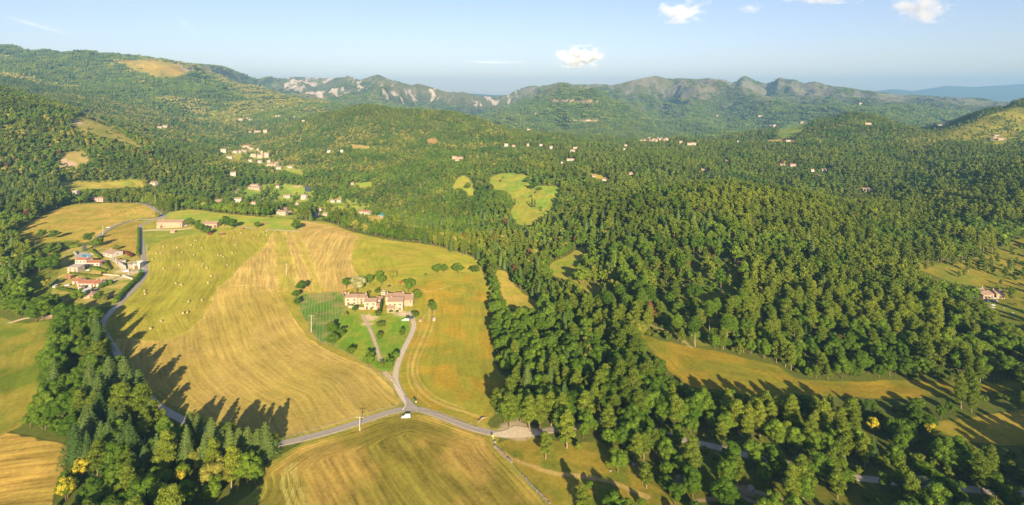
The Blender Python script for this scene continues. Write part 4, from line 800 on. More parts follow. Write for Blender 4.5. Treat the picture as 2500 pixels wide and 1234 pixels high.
# clumps of one kind, boxes in the photograph (x0,y0,x1,y1 of the tree foot) : weights (pine, fir, oak, chestnut, bush, dead, tallpine, silver)
def weights(px, py, X, Y):
    n = len(px); W = np.zeros((n, 8)); c1 = fbm(X, Y, 70, 3, 400); c2 = fbm(X, Y, 160, 3, 410)
    W[:] = (.30, .03, .55, .04, .08, .001, .0, .012)
    def zone(m, w):
        nonlocal W
        W = np.where(m[:, None], np.array(w)[None], W)
    right = (px > 1290) & (py > 360); zone(right, (.72, .03, .14, .005, .06, .002, .0, .008))
    zone((px > 1290) & (py > 430) & (py < 720) & (px < 1800), (.72, .04, .14, .0, .06, .002, .02, .008))
    zone((px > 1195) & (px < 1560) & (py > 740) & (py < 930) & (px < 1300 + (py - 700) * 1.2), (.10, .03, .72, .02, .12, 0, 0, .02))
    zone((px > 1560) & (py > 830) & (py < 935), (.12, .02, .62, .01, .22, 0, 0, .02))
    zone((px > 1480) & (px < 1820) & (py > 620) & (py < 800), (.15, 0, .12, 0, .25, .02, .45, 0))
    zone((px > 1200) & (px < 1560) & (py > 930), (.80, .04, .10, 0, .06, 0, .0, 0))
    zone((px > 1560) & (py > 960), (.50, .04, .26, .03, .14, 0, 0, .03))
    zone((px > 420) & (px < 1300) & (py > 400) & (py < 600), (.14, .06, .62, .04, .12, .003, 0, .03))
    zone((px > 1200) & (px < 1500) & (py > 560) & (py < 740), (.12, .08, .66, .02, .10, .005, 0, .02))
    hill = (px > 650) & (px < 1250) & (py > 240) & (py < 425)
    zone(hill, (.20, .02, .48, .22, .05, .001, 0, .01)); zone(hill & (py < 305), (.80, .02, .12, .02, .03, .005, 0, 0))
    left = (px < 700) & (py < 440); zone(left, (.16, .03, .42, .33, .05, .001, 0, .01))
    zone(left & (px < 260) & (py > 125) & (py < 235), (.30, .66, .02, .01, .01, 0, 0, 0))
    zone(left & (px < 180) & (py > 240) & (py < 330) & (c1 > .5), (.75, .1, .1, .04, .01, 0, 0, 0))
    zone(left & (px > 255) & (px < 500) & (py > 370) & (py < 440), (.72, .12, .08, .06, .02, .01, 0, 0))
    zone((px < 300) & (py > 560), (.06, .03, .74, .04, .13, 0, 0, 0))
    zone((px > 190) & (px < 400) & (py > 830) & (py < 1190), (.22, .50, .22, 0, .06, 0, 0, 0)); zone((px > 420) & (px < 720) & (py > 1050) & (py < 1150), (.15, .55, .2, 0, .1, 0, 0, 0))
    zone((px > 1580) & (px < 1810) & (py > 640) & (py < 850), (.2, 0, .12, 0, .5, .01, .17, 0)); zone((px > 1480) & (px < 2500) & (py > 1095), (.34, .02, .26, .02, .34, 0, 0, .02))
    zone((px < 150) & (py > 440) & (py < 520), (.2, .35, .3, .02, .13, 0, 0, 0))
    # break the mix into clumps
    g = np.stack([c1, c2, 1 - c1, c2 * c1 * 2, 1 - c2, c1 * 0 + .5, c1 * 0 + .5, c2 ** 2], 1); W = W * np.clip((g - .25) * 3, .08, 3) ** 1.4
    return W / W.sum(1)[:, None]
ALLT = []
for (y0, y1, sp, lod, hmul) in ((175, 450, 5.1, 0, 1.0), (450, 1000, 5.4, 1, 1.0), (1000, 1600, 7.2, 2, 1.0), (1600, 2750, 9.0, 2, 1.05)):
    X, Y, r = scatter(y0, y1, sp, int(y0)); Z = tz(X, Y)
    px, py = px_of(X, Y, Z); v = visible(X, Y, Z + 24) & (py < 1600) & ~((px < 6) & (py > 740)); X, Y, Z, px, py = X[v], Y[v], Z[v], px[v], py[v]
    W = weights(px, py, X, Y); cs = np.cumsum(W, 1); k = (r.random(len(X))[:, None] > cs).sum(1).clip(0, 7)
    hb = np.array([14.5, 15, 11.5, 12, 4.2, 13, 18, 11])[k] * r.uniform(.52, 1.28, len(X)) * hmul * (.82 + .4 * fbm(X, Y, 90, 3, 455))
    sparse = dens_at(X, Y) < .5; hb = np.where(sparse & (k != 4), hb * .75, hb)
    hb = np.where((px < 640) & (py > 780) & (k != 4), hb * 1.1, hb)
    for t in range(len(X)): ALLT.append((X[t], Y[t], Z[t] - .3, hb[t], int(k[t]), lod, px[t], py[t]))
ALLT = np.array(ALLT)
# keep the clearings and the buildings in sight: drop trees whose crown would stand over them in the photograph
def in_poly(x, y, P):
    c = np.zeros(len(x), bool)
    for i in range(len(P)):
        (ax, ay), (bx, by) = P[i], P[(i + 1) % len(P)]; m = (ay > y) != (by > y); c ^= m & (x < (bx - ax) * (y - ay) / (by - ay + 1e-9) + ax)
    return c
hp_ = ALLT[:, 3] * F / ALLT[:, 1]; kill = np.zeros(len(ALLT), bool)
for f in FIELDS:
    if f[7] > .2 or 'left hillside' in f[1] or 'grove' in f[1]: continue
    P = f[2]; base_in = in_poly(ALLT[:, 6], ALLT[:, 7], P)
    for k in (.5, .88): kill |= in_poly(ALLT[:, 6], ALLT[:, 7] - hp_ * k + 2, P) & ~base_in & (ALLT[:, 7] > min(p[1] for p in P))
for h in HOUSES:
    x0, x1, y0, y1 = h[0] - h[2] * .5 - 1, h[0] + h[2] * .5 + 1, h[1] - h[3] - 3, h[1] - 1
    m = (ALLT[:, 6] > x0 - hp_ * .3) & (ALLT[:, 6] < x1 + hp_ * .3) & (ALLT[:, 7] > h[1] - 1) & (ALLT[:, 7] - hp_ < y1 - .35 * h[3]); kill |= m
for yx, yy, yh in ((2132,1062,46),(2272,1072,42),(205,1175,66),(160,1222,60),(440,1180,42)):
    kill |= (np.abs(ALLT[:, 6] - yx) < hp_ * .35 + yh * .36) & (ALLT[:, 7] > yy - 3) & (ALLT[:, 7] - hp_ < yy - yh * .25)
ALLT = ALLT[~kill]
print('scattered trees', len(ALLT))

# ---------------------------------------------------------------- instance masses (everything past the nearest few hundred of a kind)
def mass_object(name, label, pts, protos, cat):
    """pts: X Y Z scale idx ; ONE object, instances of the prototype meshes on its points"""
    me = bpy.data.meshes.new(name); me.vertices.add(len(pts)); me.vertices.foreach_set('co', np.ascontiguousarray(pts[:, :3], np.float32).ravel())
    a = me.attributes.new('size', 'FLOAT', 'POINT'); a.data.foreach_set('value', np.ascontiguousarray(pts[:, 3], np.float32))
    a = me.attributes.new('pick', 'INT', 'POINT'); a.data.foreach_set('value', np.ascontiguousarray(pts[:, 4], np.int32))
    a = me.attributes.new('turn', 'FLOAT', 'POINT'); a.data.foreach_set('value', rng.uniform(0, 6.28, len(pts)).astype(np.float32))
    a = me.attributes.new('fat', 'FLOAT', 'POINT'); a.data.foreach_set('value', rng.uniform(.85, 1.25, len(pts)).astype(np.float32))
    o = bpy.data.objects.new(name, me); C.objects.link(o)
    ng = bpy.data.node_groups.new(name, 'GeometryNodeTree'); ng.interface.new_socket('Geometry', in_out='INPUT', socket_type='NodeSocketGeometry'); ng.interface.new_socket('Geometry', in_out='OUTPUT', socket_type='NodeSocketGeometry')
    N = ng.nodes; Lk = ng.links; gi = N.new('NodeGroupInput'); go = N.new('NodeGroupOutput'); jn = N.new('GeometryNodeJoinGeometry')
    def attr(nm, dt):
        n = N.new('GeometryNodeInputNamedAttribute'); n.data_type = dt; n.inputs[0].default_value = nm; return n.outputs[0]
    sz = attr('size', 'FLOAT'); pk = attr('pick', 'INT'); tn = attr('turn', 'FLOAT'); ft = attr('fat', 'FLOAT')
    rot = N.new('ShaderNodeCombineXYZ'); Lk.new(tn, rot.inputs[2]); mu = N.new('ShaderNodeMath'); mu.operation = 'MULTIPLY'; Lk.new(sz, mu.inputs[0]); Lk.new(ft, mu.inputs[1])
    sc = N.new('ShaderNodeCombineXYZ'); Lk.new(mu.outputs[0], sc.inputs[0]); Lk.new(mu.outputs[0], sc.inputs[1]); Lk.new(sz, sc.inputs[2])
    for k, pm in enumerate(protos):
        po = bpy.data.objects.new(pm.name, pm)
        oi = N.new('GeometryNodeObjectInfo'); oi.inputs[0].default_value = po; oi.inputs['As Instance'].default_value = True
        cmp = N.new('FunctionNodeCompare'); cmp.data_type = 'INT'; cmp.operation = 'EQUAL'; Lk.new(pk, cmp.inputs[2]); cmp.inputs[3].default_value = k
        ip = N.new('GeometryNodeInstanceOnPoints'); Lk.new(gi.outputs[0], ip.inputs['Points']); Lk.new(cmp.outputs[0], ip.inputs['Selection']); Lk.new(oi.outputs['Geometry'], ip.inputs['Instance'])
        Lk.new(rot.outputs[0], ip.inputs['Rotation']); Lk.new(sc.outputs[0], ip.inputs['Scale']); Lk.new(ip.outputs[0], jn.inputs[0])
    Lk.new(jn.outputs[0], go.inputs[0]); md = o.modifiers.new('scatter', 'NODES'); md.node_group = ng
    return tag(o, label, cat, kind='stuff')
MASS = {0: ('pine_forest', 'unbroken mass of olive green pines covering hills and valley', 'pine forest'), 1: ('fir_forest', 'dark blue green fir trees massed on the slopes', 'fir forest'),
 2: ('oak_forest', 'rounded green oak canopy filling valley and hills', 'oak forest'), 3: ('chestnut_forest', 'yellow flowering chestnut trees scattered over the hillsides', 'chestnut forest'),
 4: ('undergrowth', 'low green bushes and scrub between the trees', 'bushes'), 5: ('dead_pines', 'rust brown dead pines scattered through the wood', 'dead pines'),
 6: ('tall_pine_stand', 'stand of tall bare stemmed pines', 'pine stand'), 7: ('silver_trees', 'pale silvery green trees scattered through the wood', 'silver trees')}
CAPS = {0: 290, 1: 120, 2: 290, 3: 40, 4: 150, 5: 12, 6: 60, 7: 12}
appar = ALLT[:, 3] / ALLT[:, 1]; inside = (ALLT[:, 6] > 3) & (ALLT[:, 6] < 2497) & (ALLT[:, 7] - ALLT[:, 3] * F / ALLT[:, 1] < 1225) & visible(ALLT[:, 0], ALLT[:, 1], ALLT[:, 2] + ALLT[:, 3] * .8)
INDIV = np.zeros(len(ALLT), bool)
for k in range(8):
    sel = np.nonzero((ALLT[:, 4] == k) & inside & (ALLT[:, 5] < 1))[0]; sel = sel[np.argsort(-appar[sel])][:CAPS[k]]; INDIV[sel] = True
for k, (nm, lb, ct) in MASS.items():
    name_k = KINDS[k]; protos = []
    s = (ALLT[:, 4] == k) & ~INDIV
    if not s.any(): continue
    nv = {0: 3, 1: 4, 2: 3}; base_i = {}
    for lod in (0, 1, 2):
        base_i[lod] = len(protos)
        for v in range(nv[lod]): protos.append(joined(name_k, 40 + 7 * v + lod, lod))
    T = ALLT[s]; pick = np.array([base_i[int(l)] for l in T[:, 5]]) + rng.integers(0, 3, len(T))
    mass_object(nm, lb, np.column_stack([T[:, :3], T[:, 3], pick]), protos, ct)
# far hills: patches of canopy, each a cluster of a dozen crowns
def patch_mesh(name, mat, seed, conif):
    r = np.random.default_rng(seed); parts = []; blobs = []
    for i in range(13):
        a = r.uniform(0, 6.28); d = 17 * math.sqrt(r.random()); h = r.uniform(8, 14); w = r.uniform(2.0, 2.9) if conif else r.uniform(3.6, 5.4)
        x, y = math.cos(a) * d, math.sin(a) * d
        if conif: blobs += [(x, y, h * .35, w * 1.1, h * .33), (x, y, h * .8, w * .55, h * .3)]
        else: blobs.append((x, y, h * .5, w, h * .42))
    P, Nn = blob_pts(blobs, 330, r, .85); parts.append(quads(P, Nn, 3.0, r)); v, f = ico(); cv, cf = cores(blobs, .9, r)
    parts.append((cv, cf)); V, Fs = join(parts); return mesh_q(name, V, Fs, mat)
X, Y, r = scatter(2750, 7000, 27, 99); u_ = X / Y; mj = np.clip(np.searchsorted(GU, u_), 0, NU - 1); mi_ = np.clip(np.searchsorted(GY, Y), 0, NY - 1); kk_ = (Y < 4500) | (r.random(len(X)) < .80 - 1.2 * np.maximum(rock, grass)[mi_, mj]) ; X, Y = X[kk_], Y[kk_]; Z = tz(X, Y); px, py = px_of(X, Y, Z); v = visible(X, Y, Z + 30); X, Y, Z, px, py = X[v], Y[v], Z[v], px[v], py[v]
c1 = fbm(X, Y, 400, 4, 500); c2 = fbm(X, Y, 130, 3, 510)
conif = ((px < 270) & (py < 240) & (c1 > .40)) | (c2 > .60) | ((px > 1380) & (px < 1650) & (py > 300) & (py < 345)); flower = (c1 < .56) & (c2 < .56) & (px < 800) & ~conif
pick = np.where(conif, rng.integers(0, 2, len(X)), np.where(flower, rng.integers(4, 6, len(X)), rng.integers(2, 4, len(X))))
protos = [patch_mesh('p', LM['fir'], 1, True), patch_mesh('p', LM['pine'], 2, True), patch_mesh('p', LM['oak'], 3, False), patch_mesh('p', LM['pine'], 4, False), patch_mesh('p', LM['chestnut'], 5, False), patch_mesh('p', LM['chestnut'], 6, False)]
mass_object('distant_forest', 'far wooded slopes reading as one green canopy', np.column_stack([X, Y, Z - 2.5, r.uniform(.8, 1.25, len(X)), pick]), protos, 'distant forest')
print('patches', len(X))

# ---------------------------------------------------------------- individual trees
NAMES = {'pine': ('pine_tree', 'pine tree'), 'fir': ('fir_tree', 'fir tree'), 'oak': ('oak_tree', 'oak tree'), 'chestnut': ('chestnut_tree', 'chestnut tree'), 'bush': ('bush', 'bush'), 'dead': ('dead_pine_tree', 'dead pine'), 'tallpine': ('tall_pine_tree', 'pine tree'),
 'silver': ('silver_leaved_tree', 'tree'), 'poplar': ('poplar_tree', 'poplar tree'), 'cypress': ('cypress_tree', 'cypress tree'), 'white': ('blossoming_tree', 'tree'), 'yellow': ('yellow_flowering_tree', 'flowering tree'), 'blue': ('blue_spruce_tree', 'spruce tree'), 'red': ('purple_leaved_tree', 'tree')}
def put_tree(kind, X, Y, Z, h, label, group=None, fat=1.0):
    tr, cr = NEAR[kind][random.randrange(len(NEAR[kind]))]
    root = bpy.data.objects.new(NAMES[kind][0], None); root.empty_display_size = .5; C.objects.link(root); root.location = (X, Y, Z); root.rotation_euler = (0, 0, random.uniform(0, 6.28))
    s = h; root.scale = (s * fat, s * fat, s); tag(root, label, NAMES[kind][1], group)
    for nm, me in (('trunk', tr), ('crown', cr)):
        if me is None: continue
        c = bpy.data.objects.new(nm, me); C.objects.link(c); c.parent = root
    return root
def where(x, y):
    for (a, b, c, d, t) in ((0,1000,700,1300,'in the dark grove at the lower left'),(0,560,330,1000,'in the wood along the left edge'),(330,740,760,1200,'in the grove beside the lower lane'),
      (1180,900,1420,1085,'at the wood edge by the lay-by'),(1180,720,1420,900,'in the thicket beside the golden meadow'),(1420,900,1700,1060,'in the wood above the lower lane'),
      (1200,1060,1620,1300,'on the dry slope at the lower right'),(1620,1060,2600,1300,'by the lane in the lower right corner'),(1700,930,2600,1100,'in the belt below the golden strip'),
      (1420,700,1800,860,'round the scrubby clearing'),(1560,740,2600,940,'on the bank above the golden strip'),(0,0,2600,2600,'in the middle of the wood')):
        if a <= x < c and b <= y < d: return t
LOOK = {'pine': 'olive green pine', 'fir': 'dark conical fir', 'oak': 'round green oak', 'chestnut': 'yellow tasselled chestnut', 'bush': 'rounded green bush', 'dead': 'rust brown dead pine', 'tallpine': 'bare stemmed pine', 'silver': 'silvery green tree'}
IDX = np.nonzero(INDIV)[0]; PLACE = {}
from collections import defaultdict
gz = defaultdict(list)
for i in IDX: gz[(int(ALLT[i, 4]), where(ALLT[i, 6], ALLT[i, 7]))].append(i)
for key, ids in gz.items():
    xr = np.argsort(np.argsort([ALLT[i, 6] for i in ids])); yr = np.argsort(np.argsort([ALLT[i, 7] for i in ids])); hr = np.argsort(np.argsort([ALLT[i, 3] for i in ids])); n = len(ids)
    for q, i in enumerate(ids):
        PLACE[i] = (['small', 'middling', 'tall'][min(2, 3 * hr[q] // n)], (['far left', 'left', 'centre left', 'centre', 'centre right', 'right', 'far right'][min(6, 7 * xr[q] // n)] + ' ' + ['rearmost', 'rear', 'middle', 'front', 'foremost'][min(4, 5 * yr[q] // n)]) if n > 1 else '')
cell = defaultdict(list)
for i in IDX: cell[(int(ALLT[i, 4]), where(ALLT[i, 6], ALLT[i, 7]), PLACE[i])].append(i)
EXTRA = {}
for ids in cell.values():
    if len(ids) > 1:
        for q, i in enumerate(sorted(ids, key=lambda t: ALLT[t, 6])): EXTRA[i] = ['leftmost ', 'second ', 'third ', 'fourth ', 'fifth ', 'sixth '][min(q, 5)]
for i in IDX:
    X, Y, Z, h, k, lod, x, y = ALLT[i]; kd = KINDS[int(k)]; w = where(x, y)
    sz_, pl_ = PLACE[i]; put_tree(kd, X, Y, Z, h, (EXTRA.get(i, '') + sz_ + ' ' + LOOK[kd] + ' ' + w + (', ' + pl_ if pl_ else '')), NAMES[kd][0].replace('_', ' ') + 's ' + w, random.uniform(.9, 1.2))
ORD = ['first','second','third','fourth','fifth','sixth','seventh','eighth','ninth','tenth','eleventh','twelfth','thirteenth','fourteenth','fifteenth','sixteenth','seventeenth','eighteenth','nineteenth','twentieth','twenty-first','twenty-second','twenty-third','twenty-fourth','twenty-fifth','last']
# ---------------------------------------------------------------- building kit
class MB:
    def __init__(s): s.v = []; s.f = []
    def box(s, x, y, z, sx, sy, sz, rz=0.0):          # centre of the base, size
        b = len(s.v); c, n = math.cos(rz), math.sin(rz)
        for dz in (0, sz):
            for dx, dy in ((-.5, -.5), (.5, -.5), (.5, .5), (-.5, .5)):
                a, e = dx * sx, dy * sy; s.v.append((x + a * c - e * n, y + a * n + e * c, z + dz))
        for q in ((0, 3, 2, 1), (4, 5, 6, 7), (0, 1, 5, 4), (1, 2, 6, 5), (2, 3, 7, 6), (3, 0, 4, 7)): s.f.append(tuple(b + i for i in q))
        return s
    def poly(s, V, Fs): b = len(s.v); s.v += [tuple(p) for p in V]; s.f += [tuple(b + i for i in q) for q in Fs]; return s
    def cyl(s, p0, p1, r0, r1=None, n=8, cap=True):
        r1 = r0 if r1 is None else r1; a = Vector(p0); b_ = Vector(p1); t = (b_ - a).normalized(); u = t.orthogonal().normalized(); w = t.cross(u); b = len(s.v)
        for c, r in ((a, r0), (b_, r1)):
            for k in range(n): an = 2 * math.pi * k / n; s.v.append(tuple(c + r * (math.cos(an) * u + math.sin(an) * w)))
        for k in range(n): s.f.append((b + k, b + (k + 1) % n, b + n + (k + 1) % n, b + n + k))
        if cap: s.f.append(tuple(b + k for k in reversed(range(n)))); s.f.append(tuple(b + n + k for k in range(n)))
        return s
    def mesh(s, name, mat, smooth_=False):
        me = bpy.data.meshes.new(name); me.from_pydata(s.v, [], s.f); me.materials.append(mat)
        if smooth_: me.shade_smooth()
        me.update(); return me
    def build(s, name, mat, parent=None, smooth_=False):
        o = bpy.data.objects.new(name, s.mesh(name, mat, smooth_)); C.objects.link(o)
        if parent: o.parent = parent
        return o
def empty(name, loc, rz=0.0):
    o = bpy.data.objects.new(name, None); o.empty_display_size = .5; C.objects.link(o); o.location = loc; o.rotation_euler = (0, 0, rz); return o
WALLM = {'stone': simple('pale_rubble_stone', (.50,.39,.26), .28, .9, .95, .06), 'cream': simple('cream_render', (.56,.465,.33), .16, .5, .9, .06), 'white': simple('white_render', (.58,.54,.46), .08, .5, .8, .04),
 'pink': simple('pink_render', (.72,.44,.34), .1, .5, .9), 'grey': simple('grey_concrete', (.42,.37,.30), .15, .6, .9), 'wood': simple('brown_boards', (.36,.20,.11), .2, 2, .8)}
def tile_mat(name, c1, c2, sc=1.0):
    t = NT(name); tc = t.n('ShaderNodeTexCoord'); sx = t.n('ShaderNodeSeparateXYZ', i_0=tc.outputs['Object'])
    wv = t.n('ShaderNodeTexWave', wave_type='BANDS', bands_direction='X', i_Vector=tc.outputs['Object'], i_Scale=2.2, i_Distortion=.6, i_Detail=1.0)
    nz = t.n('ShaderNodeTexNoise', i_Vector=tc.outputs['Object'], i_Scale=1.6, i_Detail=4.0, i_Roughness=.7)
    c = t.mix(nz.outputs[0], c1, c2); k = t.math('MULTIPLY_ADD', wv.outputs['Fac'], .25); t.t.nodes[-1].inputs[2].default_value = .82
    mul = t.n('ShaderNodeVectorMath', operation='SCALE'); t.t.links.new(c, mul.inputs[0]); t.t.links.new(k, mul.inputs[3])
    bp = t.n('ShaderNodeBump', i_Strength=.6, i_Distance=.08, i_Height=wv.outputs['Fac'])
    b = t.n('ShaderNodeBsdfPrincipled', i_Roughness=.9, i_Normal=bp.outputs[0]); t.t.links.new(mul.outputs[0], b.inputs['Base Color']); return t.done(b.outputs[0])
ROOFM = {'tile': tile_mat('weathered_canal_tile', (.42,.25,.15), (.62,.42,.28)), 'red': tile_mat('red_roof_tile', (.50,.20,.10), (.62,.27,.14)), 'pale': simple('pale_roof', (.62,.52,.40), .1), 'white': simple('white_sheet_roof', (.8,.78,.74), .05), 'green': simple('turquoise_sheet', (.05,.42,.33), .1), 'none': simple('wall_top', (.55,.48,.38), .2)}
GLASS = simple('dark_window_glass', (.05,.055,.06), .1, 1, .15, 0, 0, .6); SHUT = simple('painted_shutter', (.36,.26,.20), .1); FRM = simple('white_window_frame', (.75,.72,.66), .05); DOORM = simple('wooden_door', (.22,.12,.07), .15); STONEC = simple('dressed_stone', (.6,.52,.4), .2)
def gable_roof(w, d, h, pit, over=.45, th=.22):       # two tiled slabs, ridge along x
    m = MB(); rise = (d / 2) * pit
    for s in (-1, 1):
        y0, z0 = s * (d / 2 + over), h - over * pit; y1, z1 = 0, h + rise; x = w / 2 + over * .6
        V = [(-x, y0, z0), (x, y0, z0), (x, y1, z1), (-x, y1, z1), (-x, y0, z0 + th), (x, y0, z0 + th), (x, y1, z1 + th), (-x, y1, z1 + th)]
        m.poly(V, [(0, 1, 2, 3), (4, 7, 6, 5), (0, 4, 5, 1), (1, 5, 6, 2), (3, 2, 6, 7), (0, 3, 7, 4)])
    m.box(0, 0, h + rise + th - .06, w + over * 1.2, .36, .16)
    return m
def hip_roof(w, d, h, pit, over=.45, th=.2):
    x, y = w / 2 + over, d / 2 + over; rise = y * pit; r = max(.2, x - y); z = h - .05
    V = [(-x, -y, z), (x, -y, z), (x, y, z), (-x, y, z), (-r, 0, z + rise), (r, 0, z + rise), (-x, -y, z - th), (x, -y, z - th), (x, y, z - th), (-x, y, z - th)]
    return MB().poly(V, [(0, 1, 5, 4), (1, 2, 5), (2, 3, 4, 5), (3, 0, 4), (6, 7, 1, 0), (7, 8, 2, 1), (8, 9, 3, 2), (9, 6, 0, 3), (6, 9, 8, 7)])
def lean_roof(w, d, h, pit, over=.35, th=.2):
    x, y = w / 2 + over, d / 2 + over; V = [(-x, -y, h - over * pit), (x, -y, h - over * pit), (x, y, h + (d + over) * pit), (-x, y, h + (d + over) * pit)]
    V += [(a, b, c + th) for a, b, c in V]; return MB().poly(V, [(0, 3, 2, 1), (4, 5, 6, 7), (0, 1, 5, 4), (1, 2, 6, 5), (2, 3, 7, 6), (3, 0, 4, 7)])
def windows(root, w, h, d, wpx, style, rs):
    cols = max(1, int(w / 3.4)); rows = 2 if (h > 4.6) else 1; near = wpx >= 14
    if wpx < 9: cols = min(cols, 2); rows = 1
    door_c = rs.randrange(cols)
    for r in range(rows):
        for c in range(cols):
            if style == 'barn' and rs.random() < .45: continue
            x = (c + .5) / cols * w - w / 2 + rs.uniform(-.25, .25); z = h * (.18 if rows == 2 and r == 0 else (.60 if rows == 2 else .36)); ww, hh = (.95, 1.25) if rows == 2 or h < 5 else (1.1, 1.4)
            hh = min(hh, h * .34)
            if r == 0 and c == door_c and wpx >= 12:
                dw = 1.1 if style != 'barn' else 2.6; dh = min(2.2 if style != 'barn' else 2.9, h * .7)
                fr = MB(); fr.box(x - dw / 2 - .09, -d / 2 - .03, 0, .18, .14, dh + .1).box(x + dw / 2 + .09, -d / 2 - .03, 0, .18, .14, dh + .1).box(x, -d / 2 - .035, dh + .1, dw + .5, .16, .22); fr.box(x, -d / 2 - .006, 0, dw, .06, dh)
                fr.build('door', DOORM, root); continue
            f = MB(); f.box(x, -d / 2 - .035, z - .12, ww + .3, .18, .12)              # sill
            f.box(x - ww / 2 - .06, -d / 2 - .02, z, .12, .1, hh).box(x + ww / 2 + .06, -d / 2 - .02, z, .12, .1, hh).box(x, -d / 2 - .022, z + hh, ww + .24, .1, .12)
            if near:
                f.box(x, -d / 2 - .04, z, .06, .05, hh)
            fo = f.build('window', FRM if not near else STONEC, root)
            MB().box(x, -d / 2 - .004, z, ww, .03, hh).build('pane', GLASS, fo)
            if near and rs.random() < .7:
                sm = MB()
                for s in (-1, 1): sm.box(x + s * (ww / 2 + .12 + ww * .25), -d / 2 - .05, z - .02, ww * .5, .05, hh + .04)
                sm.build('shutters', SHUT, fo)
    if near and d > 5:                                # one window in each end wall
        for s in (-1, 1):
            f = MB().box(s * (w / 2 + .02), 0, h * .5 - .1, .14, 1.3, 1.5); fo = f.build('window', STONEC, root); MB().box(s * (w / 2 + .06), 0, h * .5, .09, .95, 1.2).build('pane', GLASS, fo)
def house(i, h):
    x, y, wpx, hpx, d, rot, wm, rm, style, label = h; X, Y, Z = HPOS[i]; rs = random.Random(i * 7 + 1)
    w = wpx * Y / F; ht = hpx * Y / F; rz = math.radians(rot)
    nm = {'barn': 'barn', 'shed': 'shed', 'tower': 'tower', 'tower2': 'church_tower'}.get(style, 'house')
    if 'nave' in label: nm = 'church'
    zmin = min(float(tz(X + a * w / 2, Y + b * d)) for a in (-1, 1) for b in (0, 1))
    cx, cy = X - math.sin(rz) * d / 2 * 1.0, Y + math.cos(rz) * d / 2
    root = empty(nm, (cx, cy, Z), rz); tag(root, label, nm.replace('_', ' '), 'pale houses of the rock village' if 'in the rock village across' in label else None)
    lo = min(0, zmin - Z) - .8; pit = {'barn': .36, 'house': .33, 'low': .30, 'shed': .3, 'hip': .42, 'tower2': .5}.get(style, .3)
    m = MB(); t = .35
    if style == 'tower':                               # open walls with a hollow top
        for sx, sy, px_, py_ in ((w, t, 0, -d / 2 + t / 2), (w, t, 0, d / 2 - t / 2), (t, d - 2 * t, -w / 2 + t / 2, 0), (t, d - 2 * t, w / 2 - t / 2, 0)): m.box(px_, py_, lo, sx, sy, ht - lo + rs.uniform(-.5, .3))
        m.box(0, 0, ht * .55, w - 2 * t, d - 2 * t, .2); m.build('wall', WALLM[wm], root); windows(root, w, ht, d, wpx, 'barn', rs); return
    if style in ('hip', 'tower2') or rm in ('none', 'pale', 'white', 'green'):
        m.box(0, 0, lo, w, d, ht - lo)
    else:
        rise = d / 2 * pit; b = len(m.v); a, e = w / 2, d / 2
        V = [(-a, -e, lo), (a, -e, lo), (a, e, lo), (-a, e, lo), (-a, -e, ht), (a, -e, ht), (a, e, ht), (-a, e, ht), (-a, 0, ht + rise - .02), (a, 0, ht + rise - .02)]
        m.poly(V, [(0, 3, 2, 1), (0, 1, 5, 4), (2, 3, 7, 6), (1, 2, 6, 9, 5), (3, 0, 4, 8, 7), (4, 5, 9, 8), (7, 8, 9, 6)])
    m.build('wall', WALLM[wm], root)
    if style in ('hip', 'tower2'): ro = hip_roof(w, d, ht, pit).build('roof', ROOFM[rm], root)
    elif rm == 'none': ro = MB().box(0, -d / 2 + .1, ht, w + .1, .25, .35).box(0, d / 2 - .1, ht, w + .1, .25, .35).box(-w / 2 + .1, 0, ht, .25, d - .3, .35).box(w / 2 - .1, 0, ht, .25, d - .3, .35).build('parapet', ROOFM[rm], root)
    elif rm in ('pale', 'white', 'green'): ro = lean_roof(w, d, ht, .10).build('roof', ROOFM[rm], root)
    else: ro = gable_roof(w, d, ht, pit).build('roof', ROOFM[rm], root)
    if style in ('house', 'low', 'barn') and rm in ('tile', 'red') and 'lean-to' not in label and w > 5:
        cxx = rs.choice([-1, 1]) * w * rs.uniform(.28, .42)
        ch = MB().box(cxx, .4, ht + d * .5 * pit - .6, .7, .7, 1.7).box(cxx, .4, ht + d * .5 * pit + 1.1, .9, .9, .14); ch.build('chimney', WALLM['cream'], ro)
    windows(root, w, ht, d, wpx, style, rs)
    if 'arcade' in label:                              # porch with arches and its own little roof
        pw = w * .46; px0 = -w * .25; p = MB(); p.box(px0, -d / 2 - 3.0, lo, pw, .35, -lo + .3)
        for k in range(5): p.box(px0 - pw / 2 + .2 + k * (pw - .4) / 4, -d / 2 - 3.0, .3, .4, .4, 2.4)
        p.box(px0, -d / 2 - 3.0, 2.7, pw, .4, .5); p.build('arcade', WALLM['cream'], root)
        r = MB(); V = [(px0 - pw / 2 - .3, -d / 2 - 3.4, 3.15), (px0 + pw / 2 + .3, -d / 2 - 3.4, 3.15), (px0 + pw / 2 + .3, -d / 2 - .01, 4.3), (px0 - pw / 2 - .3, -d / 2 - .01, 4.3)]
        V += [(a, b, c + .2) for a, b, c in V]; r.poly(V, [(0, 3, 2, 1), (4, 5, 6, 7), (0, 1, 5, 4), (1, 2, 6, 5), (2, 3, 7, 6), (3, 0, 4, 7)]); r.build('porch_roof', ROOFM['tile'], root)
        st = MB()
        for k in range(8): st.box(w * .06 + k * .55, -d / 2 - .75, lo, .55, 1.4, (3.3 - lo) - k * .42)
        st.build('outside_stair', WALLM['cream'], root)
for i, h in enumerate(HOUSES): house(i, h)

